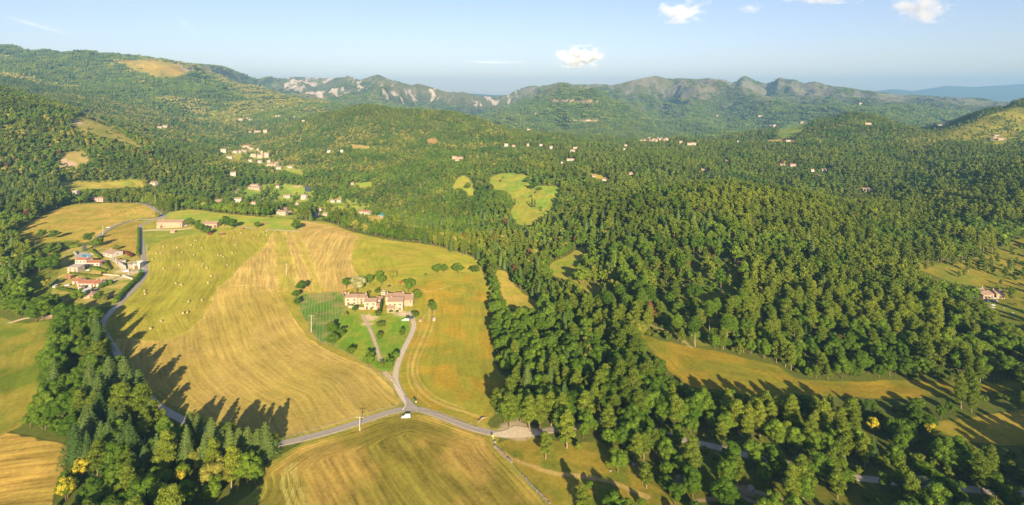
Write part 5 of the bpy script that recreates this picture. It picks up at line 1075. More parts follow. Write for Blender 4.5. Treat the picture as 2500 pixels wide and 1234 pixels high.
# ---------------------------------------------------------------- walls and fences
def path_world(pts, step, n=4):
    P = wps(smooth(pts, n, False))[:, :2]; s = np.concatenate([[0], np.cumsum(np.hypot(*np.diff(P, axis=0).T))]); k = max(2, int(s[-1] / step) + 1); t = np.linspace(0, s[-1], k)
    Q = np.stack([np.interp(t, s, P[:, 0]), np.interp(t, s, P[:, 1])], 1); return Q, tz(Q[:, 0], Q[:, 1])
def stone_wall(pts, h, th, mat, label, rough=True, name='stone_wall', straight=False):
    Q, z = path_world(pts, 1.0, 1 if straight else 4); r = random.Random(len(pts) * 13 + int(pts[0][0])); m = MB()
    for i in range(len(Q) - 1):
        a, b = Q[i], Q[i + 1]; c = (a + b) / 2; an = math.atan2(b[1] - a[1], b[0] - a[0]); L = np.hypot(*(b - a))
        m.box(c[0], c[1], min(z[i], z[i + 1]) - .3, L * (1.0 if not rough else r.uniform(.8, 1.0)), th * (r.uniform(.8, 1.2) if rough else 1), h * (r.uniform(.6, 1.25) if rough else 1) + .3, an + (r.uniform(-.12, .12) if rough else 0))
    return tag(m.build(name, mat), label, name.replace('_', ' '))
DRY = simple('dry_stone', (.37,.31,.23), .35, 1.5, .95); KERB = simple('white_kerb_stone', (.74,.68,.58), .1)
stone_wall([(1207,1091),(1222,1103),(1236,1118),(1250,1132)], .8, .7, DRY, 'short dry stone wall along the right edge of the bottom field')
stone_wall([(1276,1160),(1292,1180),(1312,1200),(1335,1222),(1352,1245)], .5, .55, DRY, 'longer dry stone wall running off the bottom of the view')
stone_wall([(1168,1032),(1176,1024),(1186,1020)], .7, .6, DRY, 'stub of stone wall at the corner of the golden meadow')
stone_wall([(1036,1005),(1070,1012),(1110,1026),(1150,1040),(1168,1046)], .35, .45, DRY, 'low stone edging between golden meadow and lane')
stone_wall([(955,926),(966,942),(978,956),(986,972),(991,985),(988,995),(984,1001)], .42, .5, KERB, 'curved white kerb wall on the left of the junction', False, 'kerb_wall')
stone_wall([(650,561),(675,563),(700,564),(732,565)], .9, 1.2, DRY, 'pale stone bank at the top edge of the stubble fields')
stone_wall([(575,553),(600,556),(625,559)], .8, .9, DRY, 'broken stone bank beside the stone barns')
stone_wall([(836,716),(841,730),(851,752),(868,754),(889,757)], 1.9, .5, WALLM['cream'], 'cream courtyard wall round the left end farmhouse', False, 'courtyard_wall', True)
stone_wall([(752,806),(768,822),(785,834),(800,843)], .25, .4, DRY, 'low stone edging below the vegetable plot')
stone_wall([(282,637),(290,647),(300,653),(307,658)], 3.2, .5, WALLM['white'], 'tall white yard wall by the lane in the hamlet', False, 'yard_wall', True)
stone_wall([(300,676),(312,680),(324,684)], 1.9, .5, WALLM['white'], 'white gate wall beside the hamlet entrance', False, 'yard_wall', True)
stone_wall([(252,672),(270,673),(292,675)], 1.2, .5, WALLM['cream'], 'long low cream garden wall in the hamlet', False, 'garden_wall', True)
stone_wall([(312,667),(325,664),(341,660)], 1.6, .5, DRY, 'rough stone wall beside the parked green car', True, 'stone_wall')
stone_wall([(180,618),(186,624)], 2.2, .4, WALLM['white'], 'white screen wall beside the swimming pool', False, 'screen_wall', True)
WOODP = simple('grey_fence_wood', (.33,.27,.20), .2, 3); WIRE = simple('fence_wire', (.35,.33,.3), .05)
def fence(pts, label, step=4.0, h=1.15):
    Q, z = path_world(pts, step); root = empty('wire_fence', (Q[0][0], Q[0][1], z[0])); tag(root, label, 'fence', 'post and wire fences'); off = np.array([Q[0][0], Q[0][1], z[0]])
    p = MB(); w = MB()
    for i in range(len(Q)):
        a = np.array([Q[i][0], Q[i][1], z[i]]) - off; p.cyl((a[0], a[1], a[2] - .2), (a[0], a[1], a[2] + h), .075, .065, 5)
        if i:
            for hh in (.45, .8, 1.08): w.cyl(tuple(b + np.array([0, 0, hh])), tuple(a + np.array([0, 0, hh])), .018, .018, 3, False)
        b = a
    po = p.build('posts', WOODP, root); po['kind'] = 'stuff'; w.build('wires', WIRE, root)
fence([(690,1072),(740,1062),(800,1043),(860,1024),(920,1006),(975,993)], 'post and wire fence on the far side of the lane left of the junction')
fence([(735,1084),(800,1066),(860,1048),(920,1028),(975,1012),(1010,1009)], 'post and wire fence on the near side of the lane left of the junction')
fence([(1020,1009),(1060,1018),(1110,1036),(1160,1054),(1190,1064)], 'post and wire fence on the near side of the lane right of the junction')
fence([(1035,1002),(1080,1012),(1130,1030),(1165,1044)], 'post and wire fence at the foot of the golden meadow')
fence([(948,925),(900,898),(850,866),(800,838)], 'post and wire fence below the farm garden')
fence([(1208,1092),(1245,1132),(1290,1185),(1340,1240)], 'post and wire fence down the side of the dry orange slope')

# ---------------------------------------------------------------- poles, signs, bins
CONC = simple('pale_concrete_pole', (.62,.56,.45), .08); TIM = simple('timber_pole', (.24,.17,.11), .1); INS = simple('insulator', (.35,.30,.25), .05)
def pole(x, y, hpx, label, cross=True, mat=CONC, wood=False):
    X, Y, Z = wp(x, y); H = hpx * Y / F; root = empty('utility_pole', (X, Y, Z)); tag(root, label, 'utility pole', 'utility poles')
    MB().cyl((0, 0, -.5), (0, 0, H), .26 if not wood else .15, .15 if not wood else .10, 8).build('post', mat, root)
    if cross:
        MB().box(0, 0, H - .55, 3.4, .16, .16).build('crossarm', mat, root)
        i = MB()
        for s in (-1.55, 0, 1.55): i.cyl((s, 0, H - .39), (s, 0, H - .05), .09, .06, 6)
        i.build('insulators', INS, root)
    return (X, Y, Z + H)
tops = [pole(878.5, 1052, 35, 'pale concrete power pole standing beside the lane left of the white car'), pole(760, 812, 42, 'concrete power pole at the corner of the vegetable plot'), pole(699, 671, 27, 'concrete power pole on the green strip between stubble fields')]
pole(548.5, 655, 22, 'thin pole in the upper middle of the bale field', False, TIM, True); pole(524, 692, 22, 'thin pole in the middle of the bale field', False, TIM, True)
pole(251, 576, 24, 'pale pole beside the branch lane above the hamlet', True, CONC); pole(358.5, 614, 18, 'pale pole in the grass right of the lane', False, CONC, True)
pole(338.5, 642, 24, 'dark pole by the tall white walls', False, TIM, True); pole(86, 609, 21, 'dark timber pole left of the hamlet', False, TIM, True)
pole(348, 499, 11, 'timber pole where the upper lane crests the meadow', False, TIM, True); pole(376, 515, 11, 'timber pole beside the road bend above the barn', False, CONC, True); pole(374, 529, 9, 'short timber pole just above the branch lane', False, TIM, True)
pole(314, 672, 18, 'pale pole by the white gate wall', False, CONC, True); pole(962, 718, 14, 'small pole behind the farmhouses', False, CONC, True)
pole(177, 482, 10, 'pole beside the grey concrete tower', False, CONC, True); pole(378, 455, 10, 'pale pole by the white house above the lane trees', False, CONC, True)
pole(2069, 441, 8, 'far pale pole beside the valley road', False, CONC, True); pole(2410, 733, 9, 'thin pole against the right hand farm', False, TIM, True)
pole(1018, 983, 19, 'short dark pole by the green bins at the junction', False, TIM, True)
def span(a, b, label):                                # three slack wires between two poles
    m = MB(); A_ = np.array(a); B_ = np.array(b); L = np.linalg.norm(A_ - B_)
    for s in (-1.55, 0, 1.55):
        prev = None
        for k in range(13):
            t = k / 12; p = A_ * (1 - t) + B_ * t + np.array([s, 0, -.1 - 4 * t * (1 - t) * L * .02])
            if prev is not None: m.cyl(tuple(prev), tuple(p), .02, .02, 3, False)
            prev = p
    tag(m.build('power_line', WIRE), label, 'power line')
span(tops[0], tops[1], 'slack power wires from the lane to the vegetable plot'); span(tops[1], tops[2], 'slack power wires from the vegetable plot to the green strip')
def paint(name, col, rough=.3): return simple(name, col, .03, 1, rough, 0, 0, .5)
WHITE, BLUE, DARK, RED, GREEN, TYRE, SILV, YEL = paint('white_paint', (.82,.82,.80)), paint('blue_paint', (.06,.12,.32)), paint('dark_plastic', (.03,.03,.035)), paint('red_paint', (.48,.05,.03)), paint('green_paint', (.02,.22,.07)), simple('tyre_rubber', (.03,.03,.03), .1, 2, .8), paint('metal_grey', (.45,.45,.46)), paint('yellow_paint', (.75,.70,.06))
X, Y, Z = wp(1012, 979); r_ = empty('wheelie_bin', (X, Y, Z)); tag(r_, 'dark green wheeled bin by the pole at the junction', 'bin')
MB().box(0, 0, .12, .8, .8, 1.05).build('body', GREEN, r_); MB().box(0, -.02, 1.18, .88, .9, .1).build('lid', DARK, r_)
w_ = MB().cyl((-.42, .3, .14), (-.30, .3, .14), .14, .14, 8).cyl((.30, .3, .14), (.42, .3, .14), .14, .14, 8); w_.build('wheels', TYRE, r_)
X, Y, Z = wp(1016, 983); r_ = empty('wheelie_bin', (X, Y, Z)); tag(r_, 'grey wheeled bin right beside the green one', 'bin')
MB().box(0, 0, .12, .7, .8, 1.0).build('body', SILV, r_); MB().box(0, -.02, 1.12, .78, .9, .1).build('lid', DARK, r_)
X, Y, Z = wp(1203.5, 1074); r_ = empty('road_sign', (X, Y, Z)); tag(r_, 'small yellow sign on a post beside the lay-by', 'sign')
MB().cyl((0, 0, -.2), (0, 0, 2.3), .06, .06, 6).build('post', SILV, r_); MB().box(0, -.09, 1.3, .95, .05, .95).build('panel', YEL, r_)
# ---------------------------------------------------------------- vehicles
def loft(secs, mat_name=None):
    """closed body from cross sections: list of (x, [(y,z)...])"""
    m = MB(); n = len(secs[0][1]); V = [(x, y, z) for x, s in secs for y, z in s]
    Fs = [(i * n + k, i * n + (k + 1) % n, (i + 1) * n + (k + 1) % n, (i + 1) * n + k) for i in range(len(secs) - 1) for k in range(n)]
    Fs += [tuple(reversed(range(n))), tuple((len(secs) - 1) * n + k for k in range(n))]; return m.poly(V, Fs)
def sec(x, w, z0, z1, r=.12): return (x, [(-w + r, z0), (w - r, z0), (w, z0 + r), (w, z1 - r * 1.2), (w - r * 1.5, z1), (-w + r * 1.5, z1), (-w, z1 - r * 1.2), (-w, z0 + r)])
def car(x, y, rot, paintm, label, van=False, L=4.2, name=None):
    X, Y, Z = wp(x, y); Z += .12; name = name or ('van' if van else 'parked_car'); root = empty(name, (X, Y, Z), math.radians(rot)); tag(root, label, 'van' if van else 'car', 'parked vehicles'); h = L / 2; W = .88
    top = 1.85 if van else 1.45; low = .95
    loft([sec(-h, W * .86, .42, .74), sec(-h + .12, W * .96, .28, .82), sec(-h * .55, W, .25, low), sec(h * .5, W, .25, low + .04), sec(h - .1, W * .97, .28, low), sec(h, W * .9, .40, low - .1)]).build('body', paintm, root)
    if van: cab = [sec(-h * .52, W * .9, .9, .98, .03), sec(-h * .22, W * .86, .9, top - .08, .08), sec(h * .2, W * .88, .9, top, .1), sec(h - .16, W * .88, .9, top - .02, .1), sec(h - .05, W * .86, .9, top - .2, .08)]
    else: cab = [sec(-h * .42, W * .88, .9, .97, .03), sec(-h * .1, W * .78, .9, top - .04, .1), sec(h * .45, W * .78, .9, top, .1), sec(h * .86, W * .84, .9, 1.02, .03)]
    loft(cab).build('cabin', paintm, root)
    g = MB()                                           # windscreen, side and rear glass proud of the cabin
    x0, x1 = (-h * .52, -h * .22) if van else (-h * .42, -h * .1); z1 = (top - .12)
    g.poly([(x0 + .02, -W * .72, 1.02), (x0 + .02, W * .72, 1.02), (x1 - .03, W * .62, z1), (x1 - .03, -W * .62, z1)], [(0, 1, 2, 3)])
    for s in (-1, 1): g.box(-h * .02 if van else h * .14, s * W * .855, 1.03, L * (.16 if van else .30), .05, .30)
    g.box(h * .97 if van else h * .66, 0, 1.05, .06, W * 1.2, .30); g.build('windows', GLASS, root)
    for sx in (-h * .62, h * .62):
        for s in (-1, 1):
            t = MB().cyl((sx, s * (W - .22), .31), (sx, s * (W + .02), .31), .31, .31, 12).build('wheel', TYRE, root); MB().cyl((sx, s * (W + .02), .31), (sx, s * (W + .035), .31), .18, .16, 8).build('rim', SILV, t)
    for s in (-1, 1): MB().box(-h + .05, s * W * .62, .58, .08, .3, .14).build('headlight', SILV, root)
    MB().box(h - .02, 0, .42, .07, 1.3, .14).build('bumper', DARK, root)
    return root
car(991, 1021, 4, WHITE, 'white van parked on the grass just below the road junction', True, 4.5)
car(990, 784, 2, WHITE, 'white van parked on the lawn left of the farm drive', True, 5.2)
car(1006, 778, 82, BLUE, 'dark blue car parked at the top of the farm drive')
car(449.5, 552.5, 80, WHITE, 'left white car in the shadow of the long barn'); car(455, 552.5, 78, WHITE, 'right white car in the shadow of the long barn')
car(263.5, 557, 38, WHITE, 'white car driving along the branch lane', False, 4.3, 'car')
car(307.5, 665, 5, WHITE, 'white van at the hamlet entrance', True, 5.0); car(343.5, 663, 40, GREEN, 'dark green car parked where the hamlet entrance meets the lane')
car(214, 662, -15, WHITE, 'white car parked in front of the white villa'); car(164, 699, -10, WHITE, 'white car on the lawn left of the long bungalow')
car(446, 0, 0, SILV, '', False) if False else None
car(2048, 438, 0, WHITE, 'far white van beside the valley road', True, 5.2); car(666, 518, -30, WHITE, 'white camper parked in the valley hamlet', True, 5.5)
car(173, 491, 0, SILV, 'grey car in the shade by the left lane')
car(2412, 737, 60, BLUE, 'blue car in front of the right hand farm'); car(2430, 737, 20, SILV, 'grey car beside the white parasol at the right hand farm')
def tractor(x, y, rot, col, label):
    X, Y, Z = wp(x, y); root = empty('tractor', (X, Y, Z), math.radians(rot)); tag(root, label, 'tractor')
    loft([sec(-2.1, .38, .75, 1.25), sec(-1.9, .45, .65, 1.45), sec(-.4, .48, .65, 1.55), sec(-.3, .48, .6, 1.5)]).build('bonnet', col, root)
    MB().box(.75, 0, .75, 2.1, .9, .55).box(.9, -.75, 1.35, 1.5, .5, .12).box(.9, .75, 1.35, 1.5, .5, .12).build('chassis', col, root)
    c = MB()
    for a, b in ((.0, -.6), (.0, .6), (1.5, -.6), (1.5, .6)): c.box(a, b, 1.3, .1, .1, 1.35)
    c.box(.75, 0, 2.65, 1.8, 1.4, .12); c.build('cab', col if col is not GREEN else WHITE, root); MB().box(.75, 0, 1.45, 1.42, 1.12, 1.15).build('windows', GLASS, root)
    for sx, s, r in ((-1.5, .7, .45), (-1.5, -.7, .45), (.9, .85, .82), (.9, -.85, .82)):
        t = MB().cyl((sx, s - .2, r), (sx, s + .2, r), r, r, 14).build('wheel', TYRE, root); MB().cyl((sx, s - .22, r), (sx, s + .22, r), r * .5, r * .5, 10).build('rim', RED if col is not GREEN else YEL, t)
    MB().cyl((-1.0, .2, 1.5), (-1.0, .2, 2.3), .05, .05, 6).build('exhaust', DARK, root)
def implement(x, y, rot, col, label, name, cat):
    X, Y, Z = wp(x, y); root = empty(name, (X, Y, Z), math.radians(rot)); tag(root, label, cat)
    MB().cyl((0, -.8, 1.2), (0, .8, 1.2), .95, .95, 14).box(-1.2, 0, .75, 1.2, .5, .5).build('body', col, root)
    MB().box(-2.3, 0, .55, 1.5, .14, .14).build('drawbar', DARK, root)
    for s in (-1, 1): MB().cyl((0, s * 1.0 - .12, .42), (0, s * 1.0 + .12, .42), .42, .42, 12).build('wheel', TYRE, root)
tractor(512, 574, 10, RED, 'red tractor parked below the shorter barn'); tractor(538, 574, 5, GREEN, 'green tractor parked at the top of the bale field')
implement(546.5, 573.5, 5, RED, 'red round baler behind the green tractor', 'baler', 'baler'); implement(979, 692, 0, RED, 'rusty red machine under the tree behind the farm', 'farm_machine', 'farm machine')
implement(594, 560, 20, RED, 'dark red machine at the edge of the bale field by the stone bank', 'farm_machine', 'farm machine')
# ---------------------------------------------------------------- round bales
STRAW = simple('baled_hay', (.50,.42,.19), .2, 5, .95, .08, .3)
def bale_mesh():
    m = MB(); prof = [(-.62, .0), (-.62, .66), (-.56, .78), (0, .84), (.56, .78), (.62, .66), (.62, 0)]; n = 16
    for x, r in prof:
        for k in range(n): a = 2 * math.pi * k / n; m.v.append((x, max(r, .001) * math.cos(a), .80 + max(r, .001) * math.sin(a)))
    for i in range(len(prof) - 1):
        for k in range(n): m.f.append((i * n + k, i * n + (k + 1) % n, (i + 1) * n + (k + 1) % n, (i + 1) * n + k))
    return m.mesh('round_bale', STRAW)
BALE = bale_mesh(); net = MB(); n = 16
BZ = [(735,519),(687,550),(905,514),(928,510),(927,533),(869,538),(836,561),(694,611),(671,672),(323,574),(387,575),(402,577),(361,610),(148,622),(256,630),(440,635),(290,669),(381,685),(99,674),(131,672),(68,716),(562,686),(585,690),(600,699),(631,762),(268,763),(453,755),(440,772),(478,786),(151,789),(511,845),(487,895),(245,899),(287,912),(9,957),(12,979),(340,1039),(441,1026),(298,1125),(332,1121),(132,1187)]
BZ = [(350 + a / 3.084, 400 + b / 3.084 + 2) for a, b in BZ] + [(367, 805)]
def band(i, n_): return ['far', 'middle', 'near'][min(2, int(i))]
for i, (x, y) in enumerate(BZ):
    X, Y, Z = wp(x, y); o = bpy.data.objects.new('round_bale', BALE); C.objects.link(o); o.location = (X, Y, Z - .03); o.rotation_euler = (0, 0, random.uniform(0, 3.14)); o.scale = (.98,) * 3
    row = 0 if y < 606 else (1 if y < 640 else 2); same = sorted(a for a, b in BZ if (0 if b < 606 else (1 if b < 640 else 2)) == row)
    tag(o, ORD[same.index(x)] + ' hay bale from the left among those in the ' + ['upper', 'middle', 'lower'][row] + ' bale field', 'hay bale', 'round bales on the mown hay field')
# ---------------------------------------------------------------- pool, net, canoes, parasols and garden things
def flat_thing(name, poly, h, mat, label, cat, lift=0.0, parent=None):
    P = wps(poly)[:, :2]; z = float(tz(P[:, 0], P[:, 1]).max()) + lift; n = len(P); c = P.mean(0); root = parent or empty(name, (c[0], c[1], z))
    if not parent: tag(root, label, cat)
    return root, [(p[0] - c[0], p[1] - c[1]) for p in P], n
def slab(root, name, pts, z0, z1, mat):
    n = len(pts); V = [(x, y, z0) for x, y in pts] + [(x, y, z1) for x, y in pts]; Fs = [tuple(reversed(range(n))), tuple(range(n, 2 * n))] + [(k, (k + 1) % n, n + (k + 1) % n, n + k) for k in range(n)]
    return MB().poly(V, Fs).build(name, mat, root)
rt, pp, n = flat_thing('swimming_pool', [(182,632),(186,617),(212,617),(224,625),(222,632)], .2, None, 'light blue swimming pool on a pale terrace behind the white villa', 'swimming pool')
slab(rt, 'terrace', pp, -1.5, .22, simple('pale_paving', (.66,.58,.46), .1)); water = paint('pool_water', (.12,.52,.58), .08)
c_ = rt.location; 
def off(pts): W = wps(pts)[:, :2]; return [(a - c_.x, b - c_.y) for a, b in W]
slab(rt, 'water', off([(199,628.5),(199,624.5),(206,622.5),(220,624.5),(221,628.5),(212,630.5)]), .23, .30, water)
def net_fence(pts, h, mat, label, name, cat):
    Q, z = path_world(pts, 2.5, 1); root = empty(name, (Q[0][0], Q[0][1], z[0])); tag(root, label, cat); o0 = np.array([Q[0][0], Q[0][1], z[0]]); m = MB(); p = MB()
    for i in range(len(Q)):
        a = np.array([Q[i][0], Q[i][1], z[i]]) - o0; p.cyl((a[0], a[1], a[2] - .2), (a[0], a[1], a[2] + h + .1), .05, .05, 5)
        if i:
            an = math.atan2(a[1] - b[1], a[0] - b[0]); c = (a + b) / 2; m.box(c[0], c[1], min(a[2], b[2]), np.hypot(a[0] - b[0], a[1] - b[1]), .04, h, an)
        b = a
    m.build('netting', mat, root); p.build('posts', DARK, root)
net_fence([(121,702),(131,694),(142,684)], 2.0, paint('green_net', (.02,.30,.13), .8), 'bright green net fence left of the bungalow', 'net_fence', 'fence')
net_fence([(744,468),(759,469)], 11, paint('dark_net', (.05,.07,.09), .8), 'tall dark net screen in the valley field', 'net_screen', 'net screen')
def canoe(x, y, rot, mat, label):
    X, Y, Z = wp(x, y); s = lambda a, w: (a, [(-w * .5, 0), (w * .5, 0), (w, .35), (w * .8, .36), (-w * .8, .36), (-w, .35)])
    o = loft([s(-2.4, .03), s(-1.6, .32), s(0, .42), s(1.6, .32), s(2.4, .03)]).build('canoe', mat); o.location = (X, Y, Z + .02); o.rotation_euler = (0, 0, math.radians(rot)); tag(o, label, 'canoe')
canoe(254, 676.5, 5, paint('orange_hull', (.75,.28,.03)), 'orange canoe on the terrace by the long garden wall'); canoe(258, 678, -8, paint('yellow_hull', (.72,.45,.05)), 'yellow canoe just below the orange one')
def parasol(x, y, col, label):
    X, Y, Z = wp(x, y); root = empty('parasol', (X, Y, Z)); tag(root, label, 'parasol'); MB().cyl((0, 0, 0), (0, 0, 2.6), .04, .04, 6).build('pole', SILV, root)
    MB().cyl((0, 0, 2.1), (0, 0, 2.75), 2.0, .05, 10).build('canopy', col, root); MB().box(0, 0, 0, .7, .7, .12).build('base', DARK, root)
parasol(2427, 734, WHITE, 'white parasol on the terrace of the right hand farm'); parasol(2424, 751, WHITE, 'cream parasol on the lawn below the right hand farm'); parasol(2423, 757, paint('cream_cloth', (.7,.62,.45)), 'smaller cream parasol at the edge of the farm lawn')
def lounger(x, y, rot, label):
    X, Y, Z = wp(x, y); root = empty('sun_lounger', (X, Y, Z), math.radians(rot)); tag(root, label, 'sun lounger')
    MB().box(0, 0, .32, 1.5, .7, .1).build('seat', WHITE, root); m = MB(); m.poly([(-.75, -.35, .36), (-.75, .35, .36), (-1.25, .35, .9), (-1.25, -.35, .9), (-.75, -.35, .30), (-.75, .35, .30), (-1.3, .35, .86), (-1.3, -.35, .86)], [(0, 1, 2, 3), (4, 7, 6, 5), (0, 4, 5, 1), (1, 5, 6, 2), (2, 6, 7, 3), (3, 7, 4, 0)]); m.build('backrest', WHITE, root)
    for a in (-.6, .6):
        for b in (-.28, .28): MB().box(a, b, 0, .07, .07, .32).build('leg', SILV, root)
lounger(2450, 754, 20, 'orange and white lounger on the lawn of the right hand farm'); lounger(2473, 765, -15, 'white lounger on the lower lawn of the right hand farm')
# trampoline and tarp
X, Y, Z = wp(950, 700.5); rt = empty('trampoline', (X, Y, Z)); tag(rt, 'round dark trampoline behind the farmhouses', 'trampoline'); MB().cyl((0, 0, .7), (0, 0, .78), 1.7, 1.7, 20).build('mat', DARK, rt)
for k in range(6): a = k * math.pi / 3; MB().cyl((1.6 * math.cos(a), 1.6 * math.sin(a), 0), (1.6 * math.cos(a), 1.6 * math.sin(a), .72), .04, .04, 5).build('leg', SILV, rt)
# greenhouse-like grey tarp tunnel beyond the pine row and rocks
def boulder(x, y, r, label, grp, seed):
    v, f = ico(); rr = np.random.default_rng(seed); V = v * (1 + rr.uniform(-.22, .22, len(v)))[:, None] * np.array([r, r * .8, r * .55]); X, Y, Z = wp(x, y); o = bpy.data.objects.new('boulder', mesh_q('boulder', V, f.tolist(), DRY)); C.objects.link(o); o.location = (X, Y, Z + r * .1); o.rotation_euler = (0, 0, rr.uniform(0, 6)); tag(o, label, 'boulder', grp)
for k, (x, y, r, lb) in enumerate([(1832,1195,2.2,'long pale boulder on bare earth at the lower right'),(1548,1135,1.2,'grey boulder in the cut branches below the lane pines'),(1560,1142,.9,'small grey boulder beside the cut branches'),(1655,1165,1.3,'grey rock in the clearing under the tallest roadside pine'),(1672,1168,1.0,'smaller rock right of the rock under the tallest roadside pine'),(1205,1070,.8,'rock below the yellow sign'),(1208,1080,.9,'mossy rock between sign and stone wall'),(1490,1150,.7,'white rock on the dry orange slope'),(413,511,1.4,'white rock at the wood edge above the green pasture'),(440,517,1.1,'white rock right of the wood edge rock above the pasture'),(1480,1045,.8,'pale rock beside the lane in the pine wood'),(1590,778,1.8,'pale stump like rock at the clearing foot')]): boulder(x, y, r, lb, 'boulders', k)
# ---------------------------------------------------------------- hedges
def hedge(pts, w, h, mat, label, dens=26):
    Q, z = path_world(pts, .8, 3); r = np.random.default_rng(int(pts[0][0])); base = np.array([Q[0][0], Q[0][1], z[0]]); bl = []
    for q, zz in zip(Q, z): bl.append((q[0] - base[0] + r.uniform(-.15, .15), q[1] - base[1] + r.uniform(-.15, .15), zz - base[2] + h * .5, w * .5 * r.uniform(.85, 1.25), h * .55 * r.uniform(.85, 1.2)))
    P, Nn = blob_pts(bl, dens * len(bl), r, .85); parts = [quads(P, Nn, .55, r), cores(bl, .85, r)]; V, Fs = join(parts)
    o = bpy.data.objects.new('hedge', mesh_q('hedge', V, Fs, mat)); C.objects.link(o); o.location = base; tag(o, label, 'hedge')
hedge([(140,594),(165,593),(188,592)], 2, 2.2, LM['bush'], 'bright clipped hedge at the top left of the hamlet'); hedge([(142,596),(148,604),(152,611)], 2, 2.2, LM['bush'], 'short hedge running down from the top left hamlet hedge')
hedge([(158,608),(175,606),(190,604)], 3, 3, LM['oak'], 'dark rounded hedge behind the pool terrace'); hedge([(220,612),(232,622),(246,632)], 2.2, 2.4, LM['bush'], 'slanting hedge between pool and turned barn')
hedge([(172,669),(195,672),(222,675),(245,676)], 1.8, 1.8, LM['bush'], 'long clipped hedge above the bungalow drive'); hedge([(140,707),(160,711),(180,716)], 2.2, 2.4, LM['bush'], 'thick hedge below the lawn of the bungalow')
hedge([(246,704),(258,699),(272,694)], 3.6, 3.6, LM['oak'], 'bushy dark hedge beside the bungalow drive'); hedge([(345,672),(330,690),(312,706),(296,724),(284,740)], 4.5, 3.4, LM['oak'], 'overgrown hedge along the lane below the hamlet', 34)
hedge([(338,560),(339,580),(338,605),(337,625)], 3, 2.4, LM['oak'], 'scrubby hedgerow left of the lane above the hamlet'); hedge([(300,618),(312,622),(322,628)], 2.4, 2.6, LM['red'], 'dull red hedge above the tall white walls')
hedge([(255,640),(262,652),(268,660)], 2.2, 2.2, LM['bush'], 'rounded hedge in the villa garden'); hedge([(225,655),(240,660),(255,664)], 3.4, 2.2, LM['oak'], 'shrubbery below the villa wing')
hedge([(850,745),(862,746)], 1.6, 1.4, LM['bush'], 'little hedge inside the cream courtyard'); hedge([(800,505),(850,502),(895,502)], 5, 3, LM['bush'], 'pale vine row hedge beyond the pine row', 12)
